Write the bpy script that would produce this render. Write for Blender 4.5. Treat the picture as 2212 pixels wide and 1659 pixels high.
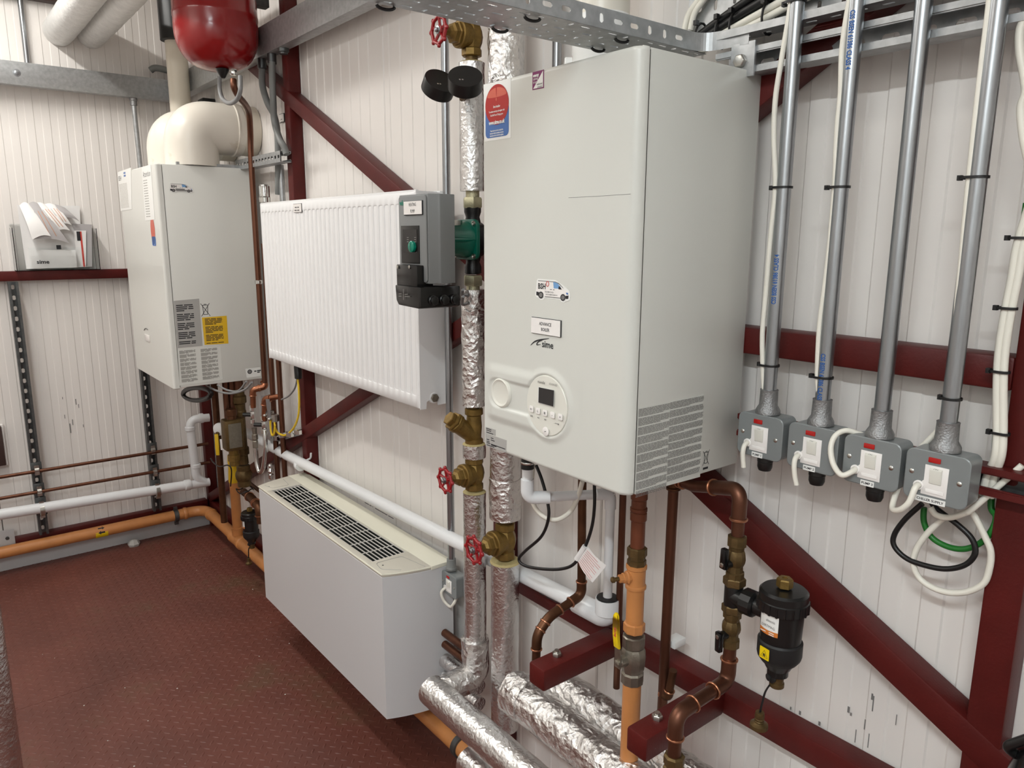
import bpy, bmesh, math, random
from mathutils import Vector, Matrix, noise
random.seed(7)
PI = math.pi
for o in list(bpy.data.objects): bpy.data.objects.remove(o, do_unlink=True)
scene = bpy.context.scene
COL = scene.collection

# ------------------------------------------------------------------ camera
CAM = Vector((4.326, -1.232, 1.654)); FPX = 1611.8
_y, _p, _r = (math.radians(a) for a in (141.4725, -11.2118, 0.2193))
_f = Vector((math.cos(_p)*math.cos(_y), math.cos(_p)*math.sin(_y), math.sin(_p)))
_rt = _f.cross(Vector((0, 0, 1))).normalized(); _up = _rt.cross(_f)
_rt, _up = _rt*math.cos(_r)+_up*math.sin(_r), _up*math.cos(_r)-_rt*math.sin(_r)
cd = bpy.data.cameras.new('camera'); cam = bpy.data.objects.new('camera', cd); COL.objects.link(cam)
cd.sensor_fit = 'HORIZONTAL'; cd.sensor_width = 36.0; cd.lens = FPX/2212*36.0; cd.clip_start = 0.05
cam.matrix_world = Matrix(((_rt.x, _up.x, -_f.x, CAM.x), (_rt.y, _up.y, -_f.y, CAM.y), (_rt.z, _up.z, -_f.z, CAM.z), (0, 0, 0, 1)))
scene.camera = cam

# ------------------------------------------------------------------ world, exposure
w = bpy.data.worlds.new('world'); scene.world = w; w.use_nodes = True
w.node_tree.nodes['Background'].inputs[0].default_value = (0.9, 0.95, 1, 1)
w.node_tree.nodes['Background'].inputs[1].default_value = 0.3
vs = scene.view_settings; vs.view_transform = 'Standard'; vs.look = 'None'; vs.gamma = 1.0; vs.use_curve_mapping = False
vs.exposure = -0.06
LIGHT_POWER = 16.5            # watts of each ceiling batten

# measured positions: a picture point on a known plane of the room gives the real place
def on(px, py, ax, v):
    d = _f+_rt*((px-1106)/FPX)-_up*((py-829.5)/FPX)
    return CAM+d*((v-CAM[ax])/d[ax])
def Y(px, py, y): return on(px, py, 1, y)
def X(px, py, x): return on(px, py, 0, x)
def Z(px, py, z): return on(px, py, 2, z)

# ------------------------------------------------------------------ materials
def lin(c):
    return tuple(((v/255)/12.92 if v/255 <= .04045 else ((v/255+.055)/1.055)**2.4) for v in c)
MATS = {}
def mat(name, col, rough=.5, metal=0., var=0., scale=20., bump=0., bscale=60., coat=0., emit=None, trans=0., spec=.5, dirt=None, stretch=(1, 1, 1)):
    m = bpy.data.materials.new(name); m.use_nodes = True; nt = m.node_tree; b = nt.nodes['Principled BSDF']
    c = lin(col); b.inputs['Base Color'].default_value = (*c, 1); b.inputs['Roughness'].default_value = rough
    b.inputs['Metallic'].default_value = metal; b.inputs['Specular IOR Level'].default_value = spec
    if coat: b.inputs['Coat Weight'].default_value = coat; b.inputs['Coat Roughness'].default_value = .12
    if trans: b.inputs['Transmission Weight'].default_value = trans; b.inputs['IOR'].default_value = 1.45
    if emit: b.inputs['Emission Color'].default_value = (*lin(emit[0]), 1); b.inputs['Emission Strength'].default_value = emit[1]
    if var or bump or dirt:
        tc = nt.nodes.new('ShaderNodeTexCoord'); mp = nt.nodes.new('ShaderNodeMapping'); mp.inputs['Scale'].default_value = stretch
        nt.links.new(tc.outputs['Object'], mp.inputs[0])
    if var:
        n = nt.nodes.new('ShaderNodeTexNoise'); n.inputs['Scale'].default_value = scale; n.inputs['Detail'].default_value = 5
        nt.links.new(mp.outputs[0], n.inputs['Vector'])
        r = nt.nodes.new('ShaderNodeValToRGB'); r.color_ramp.elements[0].position = .3; r.color_ramp.elements[1].position = .7
        r.color_ramp.elements[0].color = (*[max(0, v*(1-var)) for v in c], 1); r.color_ramp.elements[1].color = (*[min(1, v*(1+var)) for v in c], 1)
        nt.links.new(n.outputs[0], r.inputs[0]); last = r.outputs[0]
        if dirt:
            n2 = nt.nodes.new('ShaderNodeTexNoise'); n2.inputs['Scale'].default_value = dirt[1]; n2.inputs['Detail'].default_value = 8; n2.inputs['Roughness'].default_value = .7
            nt.links.new(mp.outputs[0], n2.inputs['Vector'])
            r2 = nt.nodes.new('ShaderNodeValToRGB'); r2.color_ramp.elements[0].position = dirt[2]; r2.color_ramp.elements[1].position = dirt[2]+.12
            nt.links.new(n2.outputs[0], r2.inputs[0])
            mx = nt.nodes.new('ShaderNodeMix'); mx.data_type = 'RGBA'; nt.links.new(r2.outputs[0], mx.inputs['Factor'])
            nt.links.new(last, mx.inputs['A']); mx.inputs['B'].default_value = (*lin(dirt[0]), 1); last = mx.outputs['Result']
        nt.links.new(last, b.inputs['Base Color'])
    if bump:
        n = nt.nodes.new('ShaderNodeTexNoise'); n.inputs['Scale'].default_value = bscale; n.inputs['Detail'].default_value = 4
        nt.links.new(mp.outputs[0], n.inputs['Vector'])
        bp = nt.nodes.new('ShaderNodeBump'); bp.inputs['Strength'].default_value = bump; bp.inputs['Distance'].default_value = .01
        nt.links.new(n.outputs[0], bp.inputs['Height']); nt.links.new(bp.outputs[0], b.inputs['Normal'])
    MATS[name] = m; return m
mat('panel', (230, 225, 220), .42, var=.03, scale=3, dirt=((196, 184, 172), 2.2, .68), stretch=(1, 1, .25))
mat('panel_joint', (60, 58, 58), .8)
mat('kerb', (205, 205, 205), .5, var=.05, scale=6)
mat('ceiling', (230, 228, 224), .7, var=.02, scale=4)
mat('red_steel', (82, 21, 18), .46, spec=.32, var=.14, scale=14, bump=.05, bscale=200, dirt=((120, 70, 55), 30, .72))
mat('plate_red', (102, 57, 47), .46, var=.16, scale=3.2, bump=.04, bscale=300, dirt=((96, 66, 50), 1.6, .56))
mat('galv', (176, 178, 179), .42, .7, var=.14, scale=60, bump=.03, bscale=150)
mat('galv_bright', (160, 163, 166), .3, .95, var=.12, scale=90, stretch=(1, 1, .12))
mat('galv_dark', (96, 98, 98), .45, .8, var=.2, scale=50)
mat('galv_cast', (150, 150, 150), .48, .8, var=.15, scale=120, bump=.25, bscale=350)
mat('steel', (190, 188, 182), .3, 1., var=.1, scale=80)
mat('chrome', (215, 215, 212), .14, 1.)
mat('brass', (128, 102, 52), .46, .65, var=.18, scale=70, bump=.12, bscale=300)
mat('brass_dark', (104, 84, 52), .48, .7, var=.2, scale=60, bump=.1, bscale=250)
mat('nickel', (150, 144, 132), .38, .9, var=.1, scale=80, bump=.08, bscale=300)
mat('zinc_nut', (186, 180, 150), .4, .75, var=.1, scale=90, bump=.2, bscale=400)
mat('copper', (106, 70, 54), .42, .85, var=.2, scale=26, stretch=(1, 1, .3))
mat('copper_bright', (152, 98, 72), .36, .9, var=.12, scale=40)
mat('copper_old', (94, 62, 42), .46, .8, var=.22, scale=30)
mat('copper_ring', (176, 122, 92), .3, .9)
mat('ochre', (196, 131, 76), .42, var=.08, scale=18, bump=.06, bscale=120)
mat('ochre_brown', (112, 62, 40), .4, .3, var=.15, scale=20)
mat('boiler_white', (212, 212, 205), .3, var=.006, scale=5, bump=.02, bscale=900, spec=.5)
mat('boiler_old', (220, 220, 214), .3, var=.02, scale=3, bump=.015, bscale=700)
mat('panel_plastic', (224, 222, 212), .34)
mat('white_plastic', (232, 232, 230), .35)
mat('switch_white', (238, 234, 230), .3)
mat('waste_white', (228, 229, 230), .32)
mat('flue_white', (226, 220, 208), .32, var=.03, scale=5, dirt=((196, 182, 156), 5, .62))
mat('vent_cream', (216, 208, 192), .4, var=.03, scale=6)
mat('rad_white', (240, 240, 240), .26)
mat('fancoil_grey', (208, 208, 209), .36, bump=.012, bscale=900)
mat('fancoil_ivory', (226, 223, 206), .4)
mat('fancoil_top', (206, 201, 188), .42, var=.03, scale=9)
mat('louvre', (208, 204, 198), .4)
mat('recess_shade', (26, 32, 30), .8)  # near-black that paints in the shade below the fan coil grille
mat('vessel_red', (138, 18, 20), .22, coat=.25)
mat('wheel_red', (150, 20, 28), .28, coat=.3)
mat('black_plastic', (20, 20, 20), .34)
mat('black_gloss', (14, 14, 15), .2)
mat('black_rubber', (24, 24, 25), .55)
mat('cast_black', (16, 16, 17), .36, bump=.06, bscale=200)
mat('pump_grey', (128, 130, 130), .42, bump=.01, bscale=900)
mat('pump_green', (0, 92, 74), .34, coat=.15, bump=.03, bscale=400)
mat('dial_green', (0, 132, 108), .25)
mat('box_grey', (126, 130, 130), .34, coat=.1, bump=.015, bscale=700)
mat('pvc_grey', (124, 126, 124), .5)
mat('neon_red', (160, 14, 12), .15, coat=.3, emit=((255, 30, 18), .06))
mat('cable_white', (232, 228, 216), .42)
mat('cable_black', (18, 18, 19), .4)
mat('cable_green', (28, 112, 38), .45)
mat('cable_grey', (130, 130, 130), .5)
mat('cable_yellow', (226, 190, 40), .45)
mat('tie_black', (16, 16, 17), .4)
mat('clear', (250, 252, 252), .02, trans=1.); MATS['clear'].node_tree.nodes['Principled BSDF'].inputs['IOR'].default_value = 1.12
mat('paper', (232, 230, 228), .7, var=.02, scale=12)
mat('paper_grey', (176, 172, 172), .7)
mat('ink', (30, 30, 34), .6)
mat('ink_grey', (120, 118, 116), .6)
mat('ink_faint', (168, 166, 160), .6)
mat('ink_pale', (204, 201, 195), .6)
mat('ink_orange', (206, 138, 92), .6)
mat('ink_blue', (16, 84, 156), .6)
mat('ink_red', (196, 70, 60), .6)
mat('sticker_white', (236, 236, 232), .4)
mat('sticker_silver', (170, 168, 164), .35)
mat('sticker_red', (172, 30, 24), .35)
mat('sticker_red_light', (204, 96, 76), .35)
mat('sticker_blue', (72, 112, 176), .35)
mat('sticker_purple', (122, 16, 92), .35)
mat('sticker_yellow', (226, 182, 34), .45)
mat('sticker_orange', (210, 122, 50), .45)
mat('window_blue', (116, 160, 206), .3)
mat('lcd', (48, 46, 46), .2)
mat('lever_yellow', (236, 204, 12), .4)
mat('tape_yellow', (226, 186, 32), .5)
mat('foam', (196, 180, 128), .8, bump=.4, bscale=200)
mat('stone', (172, 170, 166), .8)
mat('brown_box', (64, 46, 42), .5)
mat('lamp_case', (235, 235, 235), .5)
mat('lamp_light', (255, 255, 255), .5, emit=((255, 250, 240), 6.))
mat('lagging', (228, 228, 226), .42, .3, var=.08, scale=30, bump=.25, bscale=70)
mat('crumb', (190, 186, 178), .8)

def foil(name, bstr, sc, rough=.24, col=(206, 204, 202)):
    m = bpy.data.materials.new(name); m.use_nodes = True; nt = m.node_tree; b = nt.nodes['Principled BSDF']
    b.inputs['Base Color'].default_value = (*lin(col), 1); b.inputs['Metallic'].default_value = 1; b.inputs['Roughness'].default_value = rough
    tc = nt.nodes.new('ShaderNodeTexCoord')
    v = nt.nodes.new('ShaderNodeTexVoronoi'); v.inputs['Scale'].default_value = sc; v.feature = 'F1'
    n = nt.nodes.new('ShaderNodeTexNoise'); n.inputs['Scale'].default_value = sc*1.6; n.inputs['Detail'].default_value = 6; n.inputs['Roughness'].default_value = .6
    mp = nt.nodes.new('ShaderNodeMapping'); nt.links.new(tc.outputs['Object'], mp.inputs[0])
    mxv = nt.nodes.new('ShaderNodeVectorMath'); mxv.operation = 'ADD'
    n0 = nt.nodes.new('ShaderNodeTexNoise'); n0.inputs['Scale'].default_value = sc*.5
    nt.links.new(mp.outputs[0], n0.inputs['Vector'])
    sc0 = nt.nodes.new('ShaderNodeVectorMath'); sc0.operation = 'SCALE'; sc0.inputs['Scale'].default_value = 1.2/sc*3
    nt.links.new(n0.outputs['Color'], sc0.inputs[0]); nt.links.new(mp.outputs[0], mxv.inputs[0]); nt.links.new(sc0.outputs[0], mxv.inputs[1])
    nt.links.new(mxv.outputs[0], v.inputs['Vector']); nt.links.new(mp.outputs[0], n.inputs['Vector'])
    ad = nt.nodes.new('ShaderNodeMath'); ad.operation = 'ADD'; nt.links.new(v.outputs['Distance'], ad.inputs[0]); nt.links.new(n.outputs[0], ad.inputs[1])
    bp = nt.nodes.new('ShaderNodeBump'); bp.inputs['Strength'].default_value = bstr; bp.inputs['Distance'].default_value = .006
    nt.links.new(ad.outputs[0], bp.inputs['Height']); nt.links.new(bp.outputs[0], b.inputs['Normal'])
    MATS[name] = m
foil('foil', .3, 70, .25, (222, 221, 220)); foil('foil_crumpled', .75, 42, .22, (226, 224, 222))

# ------------------------------------------------------------------ mesh builder
def V(*a): return Vector(a[0] if len(a) == 1 else a)
def frame(ax):
    ax = V(ax).normalized(); a = V(0, 0, 1) if abs(ax.z) < .9 else V(1, 0, 0)
    u = ax.cross(a).normalized(); return u, ax.cross(u).normalized(), ax
def spline(pts, n=8, closed=False):
    pts = [V(p) for p in pts]; out = []; N = len(pts)
    for i in range(N if closed else N-1):
        g = (lambda k: pts[k % N]) if closed else (lambda k: pts[max(0, min(N-1, k))])
        a, b, c, d = g(i-1), g(i), g(i+1), g(i+2)
        for k in range(n):
            t = k/n
            out.append(.5*((2*b)+(c-a)*t+(2*a-5*b+4*c-d)*t*t+(3*b-a-3*c+d)*t**3))
    if not closed: out.append(pts[-1])
    return out
def fillet(pts, r, n=6):
    pts = [V(p) for p in pts]; out = [pts[0]]
    for i in range(1, len(pts)-1):
        a, b, c = pts[i-1], pts[i], pts[i+1]; d1 = (a-b); d2 = (c-b); rr = min(r, d1.length*.49, d2.length*.49)
        p, q = b+d1.normalized()*rr, b+d2.normalized()*rr
        for k in range(n+1):
            t = k/n; out.append(p*(1-t)**2+b*2*t*(1-t)+q*t*t)
    out.append(pts[-1]); return out
def rrect(w, h, r, n=5):
    o = []
    for cx, cy, a in ((w/2-r, h/2-r, 0), (-w/2+r, h/2-r, PI/2), (-w/2+r, -h/2+r, PI), (w/2-r, -h/2+r, 1.5*PI)):
        for k in range(n+1): o.append((cx+r*math.cos(a+k*PI/2/n), cy+r*math.sin(a+k*PI/2/n)))
    return o
def circ(r, n=24, r2=None): return [(r*math.cos(2*PI*k/n), (r2 or r)*math.sin(2*PI*k/n)) for k in range(n)]
class M:
    def __init__(s): s.v = []; s.f = []
    def add(s, vs, fs):
        o = len(s.v); s.v += [V(p) for p in vs]; s.f += [[i+o for i in f] for f in fs]; return s
    def box(s, x0, x1, y0, y1, z0, z1):
        x0, x1 = sorted((x0, x1)); y0, y1 = sorted((y0, y1)); z0, z1 = sorted((z0, z1))
        return s.add([(x0, y0, z0), (x1, y0, z0), (x1, y1, z0), (x0, y1, z0), (x0, y0, z1), (x1, y0, z1), (x1, y1, z1), (x0, y1, z1)],
                     [(3, 2, 1, 0), (4, 5, 6, 7), (0, 1, 5, 4), (1, 2, 6, 5), (2, 3, 7, 6), (3, 0, 4, 7)])
    def bar(s, a, b, wu, wv, up=(0, 0, 1)):
        a, b = V(a), V(b); d = (b-a).normalized(); u = d.cross(V(up)).normalized(); v = u.cross(d)
        P = [a+u*i*wu/2+v*j*wv/2 for i, j in ((-1, -1), (1, -1), (1, 1), (-1, 1))]; Q = [p+(b-a) for p in P]
        return s.add(P+Q, [(0, 1, 2, 3), (7, 6, 5, 4), (1, 0, 4, 5), (2, 1, 5, 6), (3, 2, 6, 7), (0, 3, 7, 4)])
    def quad(s, a, b, c, d): return s.add([a, b, c, d], [(0, 1, 2, 3)])
    def tube(s, pts, r, seg=12, caps=True, closed=False, flat=None, jit=0, jsc=40.):
        pts = [V(p) for p in pts]; n = len(pts); T = []
        for i in range(n):
            a = pts[(i-1) % n] if closed else pts[max(0, i-1)]; b = pts[(i+1) % n] if closed else pts[min(n-1, i+1)]
            T.append((b-a).normalized() if (b-a).length > 1e-9 else V(0, 0, 1))
        u, v, _ = frame(T[0]); vs = []
        for i in range(n):
            if i:
                q = T[i-1].rotation_difference(T[i]); u = q @ u; v = q @ v
            rr = r[i] if isinstance(r, (list, tuple)) else r
            for k in range(seg):
                a = 2*PI*k/seg; p = pts[i]+u*rr*math.cos(a)+v*rr*(flat or 1)*math.sin(a)
                if jit: p = p+(p-pts[i]).normalized()*jit*(noise.noise(p*jsc)+.5*noise.noise(p*jsc*2.7))
                vs.append(p)
        fs = []
        for i in range(n if closed else n-1):
            for k in range(seg):
                j = (i+1) % n; k2 = (k+1) % seg
                fs.append((i*seg+k, i*seg+k2, j*seg+k2, j*seg+k))
        if caps and not closed: fs += [tuple(reversed(range(seg))), tuple(range((n-1)*seg, n*seg))]
        return s.add(vs, fs)
    def cyl(s, a, b, r, seg=16): return s.tube([a, b], r, seg)
    def lathe(s, o, ax, prof, seg=24, rot=0.):
        u, v, ax = frame(ax); o = V(o); vs = []; n = len(prof)
        for r, h in prof:
            for k in range(seg):
                a = 2*PI*k/seg+rot; vs.append(o+ax*h+u*max(r, 1e-5)*math.cos(a)+v*max(r, 1e-5)*math.sin(a))
        fs = []
        for i in range(n-1):
            for k in range(seg):
                k2 = (k+1) % seg; fs.append((i*seg+k, i*seg+k2, (i+1)*seg+k2, (i+1)*seg+k))
        fs += [tuple(reversed(range(seg))), tuple(range((n-1)*seg, n*seg))]
        return s.add(vs, fs)
    def prism(s, poly, o, u, v, d):
        """polygon in the u,v plane at o, extruded by the vector d"""
        o, u, v, d = V(o), V(u), V(v), V(d); n = len(poly)
        A = [o+u*a+v*b for a, b in poly]; B = [p+d for p in A]
        return s.add(A+B, [tuple(range(n)), tuple(reversed(range(n, 2*n)))]+[(k, k+n, (k+1) % n+n, (k+1) % n) for k in range(n)])
    def face(s, poly, o, u, v):
        o, u, v = V(o), V(u), V(v); return s.add([o+u*a+v*b for a, b in poly], [tuple(range(len(poly)))])
    def loft(s, rings, closed=True, caps=True):
        n = len(rings[0]); vs = [p for r in rings for p in r]; fs = []
        for i in range(len(rings)-1):
            for k in range(n if closed else n-1):
                k2 = (k+1) % n; fs.append((i*n+k, i*n+k2, (i+1)*n+k2, (i+1)*n+k))
        if caps: fs += [tuple(reversed(range(n))), tuple(range((len(rings)-1)*n, len(rings)*n))]
        return s.add(vs, fs)
def wpos(o):
    p = V(0, 0, 0)
    while o: p = p+o.location; o = o.parent
    return p
def tag(o, label=None, cat=None, group=None, kind=None):
    if label: o['label'] = label
    if cat: o['category'] = cat
    if group: o['group'] = group
    if kind: o['kind'] = kind
    return o
def mk(name, m, material, parent=None, label=None, cat=None, group=None, kind=None, bev=0, bseg=2, sm=38, loc=None):
    """one mesh object; the coordinates are room coordinates, the origin is the parent's (or loc)"""
    org = wpos(parent) if parent else V(loc or (0, 0, 0))
    me = bpy.data.meshes.new(name); me.from_pydata([tuple(p-org) for p in m.v], [], m.f)
    bm = bmesh.new(); bm.from_mesh(me)
    if bev:
        bmesh.ops.remove_doubles(bm, verts=bm.verts, dist=1e-6)
        es = [e for e in bm.edges if len(e.link_faces) == 2 and e.calc_face_angle(0) > .5]
        bmesh.ops.bevel(bm, geom=es, offset=bev, segments=bseg, affect='EDGES', profile=.5, clamp_overlap=True)
    bmesh.ops.recalc_face_normals(bm, faces=bm.faces); bm.to_mesh(me); bm.free()
    me.polygons.foreach_set('use_smooth', [True]*len(me.polygons)); me.set_sharp_from_angle(angle=math.radians(sm))
    me.materials.append(MATS[material]); o = bpy.data.objects.new(name, me); COL.objects.link(o)
    if parent: o.parent = parent
    elif loc: o.location = loc
    return tag(o, label, cat, group, kind)
def thing(name, label, cat, loc, group=None, kind=None):
    o = bpy.data.objects.new(name, None); o.empty_display_size = .02; COL.objects.link(o); o.location = V(loc)
    return tag(o, label, cat, group, kind)
def clone(root, loc, label=None, group=None, rotz=0., scale=None, skip=()):
    r = root.copy(); COL.objects.link(r); r.location = V(loc); r.rotation_euler = (0, 0, rotz)
    if scale: r.scale = (scale,)*3
    if label: r['label'] = label
    if group: r['group'] = group
    for ch in list(root.children):
        if ch.name.split('.')[0] in skip: continue
        c = ch.copy(); COL.objects.link(c); c.parent = r
        for g in list(ch.children):
            d = g.copy(); COL.objects.link(d); d.parent = c
    return r
def text(s, o, u, v, size, material, parent, name='lettering', align='CENTER', squeeze=1., bold=0., extrude=0.):
    cu = bpy.data.curves.new('t', 'FONT'); cu.body = s; cu.size = size; cu.align_x = align; cu.align_y = 'CENTER'; cu.offset = bold; cu.resolution_u = 2
    t = bpy.data.objects.new('t', cu); COL.objects.link(t)
    dg = bpy.context.evaluated_depsgraph_get(); me = bpy.data.meshes.new_from_object(t.evaluated_get(dg))
    bpy.data.objects.remove(t, do_unlink=True)
    u, v = V(u).normalized(), V(v).normalized(); m = M()
    m.v = [V(o)+u*(p.co.x*squeeze)+v*p.co.y for p in me.vertices]; m.f = [list(p.vertices) for p in me.polygons]
    return mk(name, m, material, parent, sm=10)
def lines(rows, o, u, v, material, parent, name='print', h=.0012):
    """rows of small print as thin bars: (u0, u1, v)"""
    m = M(); o, u, v = V(o), V(u).normalized(), V(v).normalized()
    for a, b, y in rows: m.quad(o+u*a+v*(y-h/2), o+u*b+v*(y-h/2), o+u*b+v*(y+h/2), o+u*a+v*(y+h/2))
    return mk(name, m, material, parent)
ux, uy, uz = V(1, 0, 0), V(0, 1, 0), V(0, 0, 1)
# ------------------------------------------------------------------ ceiling battens (the room's lamps)
HT = 3.05; XR = 6.2; YF = -2.75
def batten(x, y, label, k=1., col=(1., .985, .945)):
    t = thing('ceiling_light', label, 'light', (x, y, HT), 'ceiling battens')
    mk('housing', M().box(x-.6, x+.6, y-.05, y+.05, HT-.04, HT-.001), 'lamp_case', t, bev=.004)
    m = M(); m.prism([(-.045, 0), (.045, 0), (.04, -.03), (.02, -.045), (-.02, -.045), (-.04, -.03)], (x-.58, y, HT-.04), uy, uz, (1.16, 0, 0))
    mk('diffuser', m, 'lamp_light', t)
    l = bpy.data.lights.new('lamp', 'AREA'); l.shape = 'RECTANGLE'; l.size = 1.15; l.size_y = .09; l.energy = LIGHT_POWER*k; l.color = col
    o = bpy.data.objects.new('lamp', l); COL.objects.link(o); o.location = (0, 0, -.092); o.parent = t
batten(.95, -1.15, 'white ceiling batten light above the floor near the old boiler', 1.5)
batten(2.75, -1.2, 'white ceiling batten light in front of the newer boiler', .25)
batten(1.9, -2.3, 'white ceiling batten light over the far side of the floor', .85)
batten(4.75, -2.3, 'white ceiling batten light behind the viewer', 3.5, (.87, .96, 1.))

# ------------------------------------------------------------------ room shell
def ribbed(o, u, n, width, z0, z1, off=0.):
    """one micro-rib wall sheet: face at n = 0, ribs of 67 mm pitch, 1.6 mm deep; body behind"""
    p = 1/15; prof = []; g = .003
    prof.append((0, -.004)); prof.append((g, 0.))
    k = 0
    while (k+1)*p <= width+1e-6:
        a = k*p
        for s, d in ((.030, 0), (.033, -.0024), (.062, -.0024), (.065, 0)):
            if g < a+s < width-g: prof.append((a+s, d))
        k += 1
    prof += [(width-g, 0.), (width, -.004)]
    m = M(); o, u, n = V(o), V(u), V(n); R = []
    for z in (z0, z1): R.append([o+u*a+n*d+uz*(z-o.z) for a, d in prof])
    N = len(prof); back = [[o+u*a-n*.05+uz*(z-o.z) for a in (0, width)] for z in (z0, z1)]
    m.add(R[0]+R[1], [(k, k+1, N+k+1, N+k) for k in range(N-1)])
    m.quad(back[0][0], back[0][1], back[1][1], back[1][0])
    m.quad(R[0][0], R[1][0], back[1][0], back[0][0]); m.quad(R[0][-1], R[1][-1], back[1][1], back[0][1])
    return m
wr = mk('wall_right', M().box(-.1, XR, .052, .1, 0, HT), 'panel_joint', kind='structure', label='white ribbed sheet wall behind the boilers')
x = .126-1.0
while x < XR:
    x0 = max(x, 0.0); x1 = min(x+1.0, XR)
    mk('wall_panel', ribbed((x0+.0015, .0, 0), ux, -uy, x1-x0-.003, 0, HT), 'panel', wr, sm=20); x += 1.0
wl = mk('wall_left', M().box(-.1, -.052, YF, .1, 0, HT), 'panel_joint', kind='structure', label='white ribbed sheet wall at the far end')
y = -.03
while y > YF:
    y1 = max(y-1.0, YF)
    mk('wall_panel', ribbed((0, y-.0015, 0), -uy, ux, y-y1-.003, 0, HT), 'panel', wl, sm=20); y -= 1.0
mk('wall_front', M().box(-.1, XR, YF-.1, YF, 0, HT), 'panel', kind='structure')
mk('wall_end', M().box(XR, XR+.1, YF, 0, 0, HT), 'panel', kind='structure')
mk('ceiling', M().box(-.1, XR, YF, .1, HT, HT+.1), 'ceiling', kind='structure')
fl = mk('floor', M().box(-.1, XR, YF, .1, -.1, -.0045), 'red_steel', kind='structure', label='dark red tread plate floor')
for i, (xa, xb) in enumerate(((0, 1.384), (1.3855, 2.62), (2.6215, 3.86), (3.8615, XR))):
    mk('floor_plate', M().box(xa, xb, YF, 0, -.004, 0), 'plate_red', fl)
def tread(x0, x1, y0, y1, pitch=.041):
    m = M(); L, W, H = .0138, .0036, .0019
    i = 0; yy = y0
    while yy < y1:
        xx = x0+(pitch/2 if i % 2 else 0); ang = PI/4 if i % 2 else 3*PI/4
        c, s = math.cos(ang), math.sin(ang)
        while xx < x1:
            P = []
            for a, b, h in ((-L, 0, 0), (-L*.5, -W, 0), (L*.5, -W, 0), (L, 0, 0), (L*.5, W, 0), (-L*.5, W, 0), (-L*.55, 0, H), (L*.55, 0, H)):
                P.append((xx+a*c-b*s, yy+a*s+b*c, h))
            m.add(P, [(0, 1, 6), (1, 2, 7, 6), (2, 3, 7), (3, 4, 7), (4, 5, 6, 7), (5, 0, 6)])
            xx += pitch
        yy += pitch/2; i += 1
    return m
tr = mk('tread_pattern', tread(.02, 3.7, -1.5, -.02), 'plate_red', fl, kind='stuff', sm=60)
mk('baseboard_left', M().box(0, .022, YF, -.05, 0, .112), 'kerb', kind='structure', bev=.002, label='white kerb strip along the foot of the far wall')
mk('baseboard_right', M().box(.022, XR, -.018, 0, 0, .112), 'kerb', kind='structure', bev=.002)

# ------------------------------------------------------------------ red steel frame
def rhs(name, a, b, label, up=(0, 0, 1), wu=.05, wv=.05, cat='beam', group=None):
    a = V(a); return mk(name, M().bar(a, b, wu, wv, up), 'red_steel', label=label, cat=cat, group=group, bev=.004, loc=tuple(a))
D = -.0262
rhs('steel_column', (1.468, D, .0), (1.468, D, HT), 'red steel column between the radiator and the old boiler', (0, 1, 0), cat='column')
rhs('steel_column', (2.785, D, .0), (2.785, D, HT), 'red steel column hidden behind the foil pipes', (0, 1, 0), cat='column')
rhs('steel_column', (3.986, D-.001, .0), (3.986, D-.001, HT), 'red steel column at the right edge by the cables', (0, 1, 0), cat='column')
rhs('steel_column', (.0265, D, .0), (.0265, D, HT), 'red steel corner column behind the old boiler', (0, 1, 0), cat='column')
rhs('steel_rail', (2.81, D, 1.4675), (3.961, D, 1.4675), 'red horizontal rail crossing behind the four conduits', (0, 0, 1), wv=.048)
rhs('steel_rail', (2.81, D, .730), (3.961, D, .730), 'low red rail carrying the two bolted bracket arms')
rhs('steel_rail', (.03, D, .138), (2.75, D, .138), 'red bottom rail along the boiler wall floor')
rhs('steel_rail', (.0262, -2.7, .138), (.0262, -.06, .138), 'red bottom rail on the far wall above the kerb')
rhs('steel_rail', (.0262, -2.7, 1.458), (.0262, -.06, 1.458), 'red rail shelf on the far wall under the leaflet holder', wv=.046)
BY = -.0285
rhs('steel_brace', (1.0, BY, 2.392), (2.76, BY, 1.545), 'red diagonal brace sloping down behind the radiator top', (0, 1, 0), cat='brace')
rhs('steel_brace', (.07, BY-.001, .18), (2.76, BY-.001, 1.475), 'red diagonal brace rising from the corner past the yellow earth wire', (0, 1, 0), cat='brace')
rhs('steel_brace', (2.83, BY, 1.477), (4.12, BY, .824), 'red diagonal brace running down to the right beside the black filter', (0, 1, 0), cat='brace')
rhs('steel_brace', (2.83, BY, 1.49), (3.97, BY, 2.165), 'red diagonal brace passing behind the slotted channel, top right', (0, 1, 0), cat='brace')
def bolt(m, o, ax, r=.009, h=.006):
    m.lathe(o, ax, [(r, 0), (r, h*.8), (r*.85, h)], 6); return m
def bracket(xc, yt, label):
    t = thing('bracket_arm', label, 'bracket', (xc, -.053, .73), 'bolted bracket arms')
    mk('arm', M().box(xc-.025, xc+.025, yt, -.053, .706, .7555), 'red_steel', t, bev=.005)
    m = bolt(M(), (xc-.004, yt+.062, .756), uz, .0105, .009); m.cyl((xc-.004, yt+.062, .756), (xc-.004, yt+.062, .770), .005, 10)
    mk('bolt', m, 'steel', t)
bracket(3.232, -.292, 'red bracket arm with one bolt nearest the foil pipes')
bracket(3.512, -.287, 'red bracket arm with one bolt beside the copper elbow')

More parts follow.
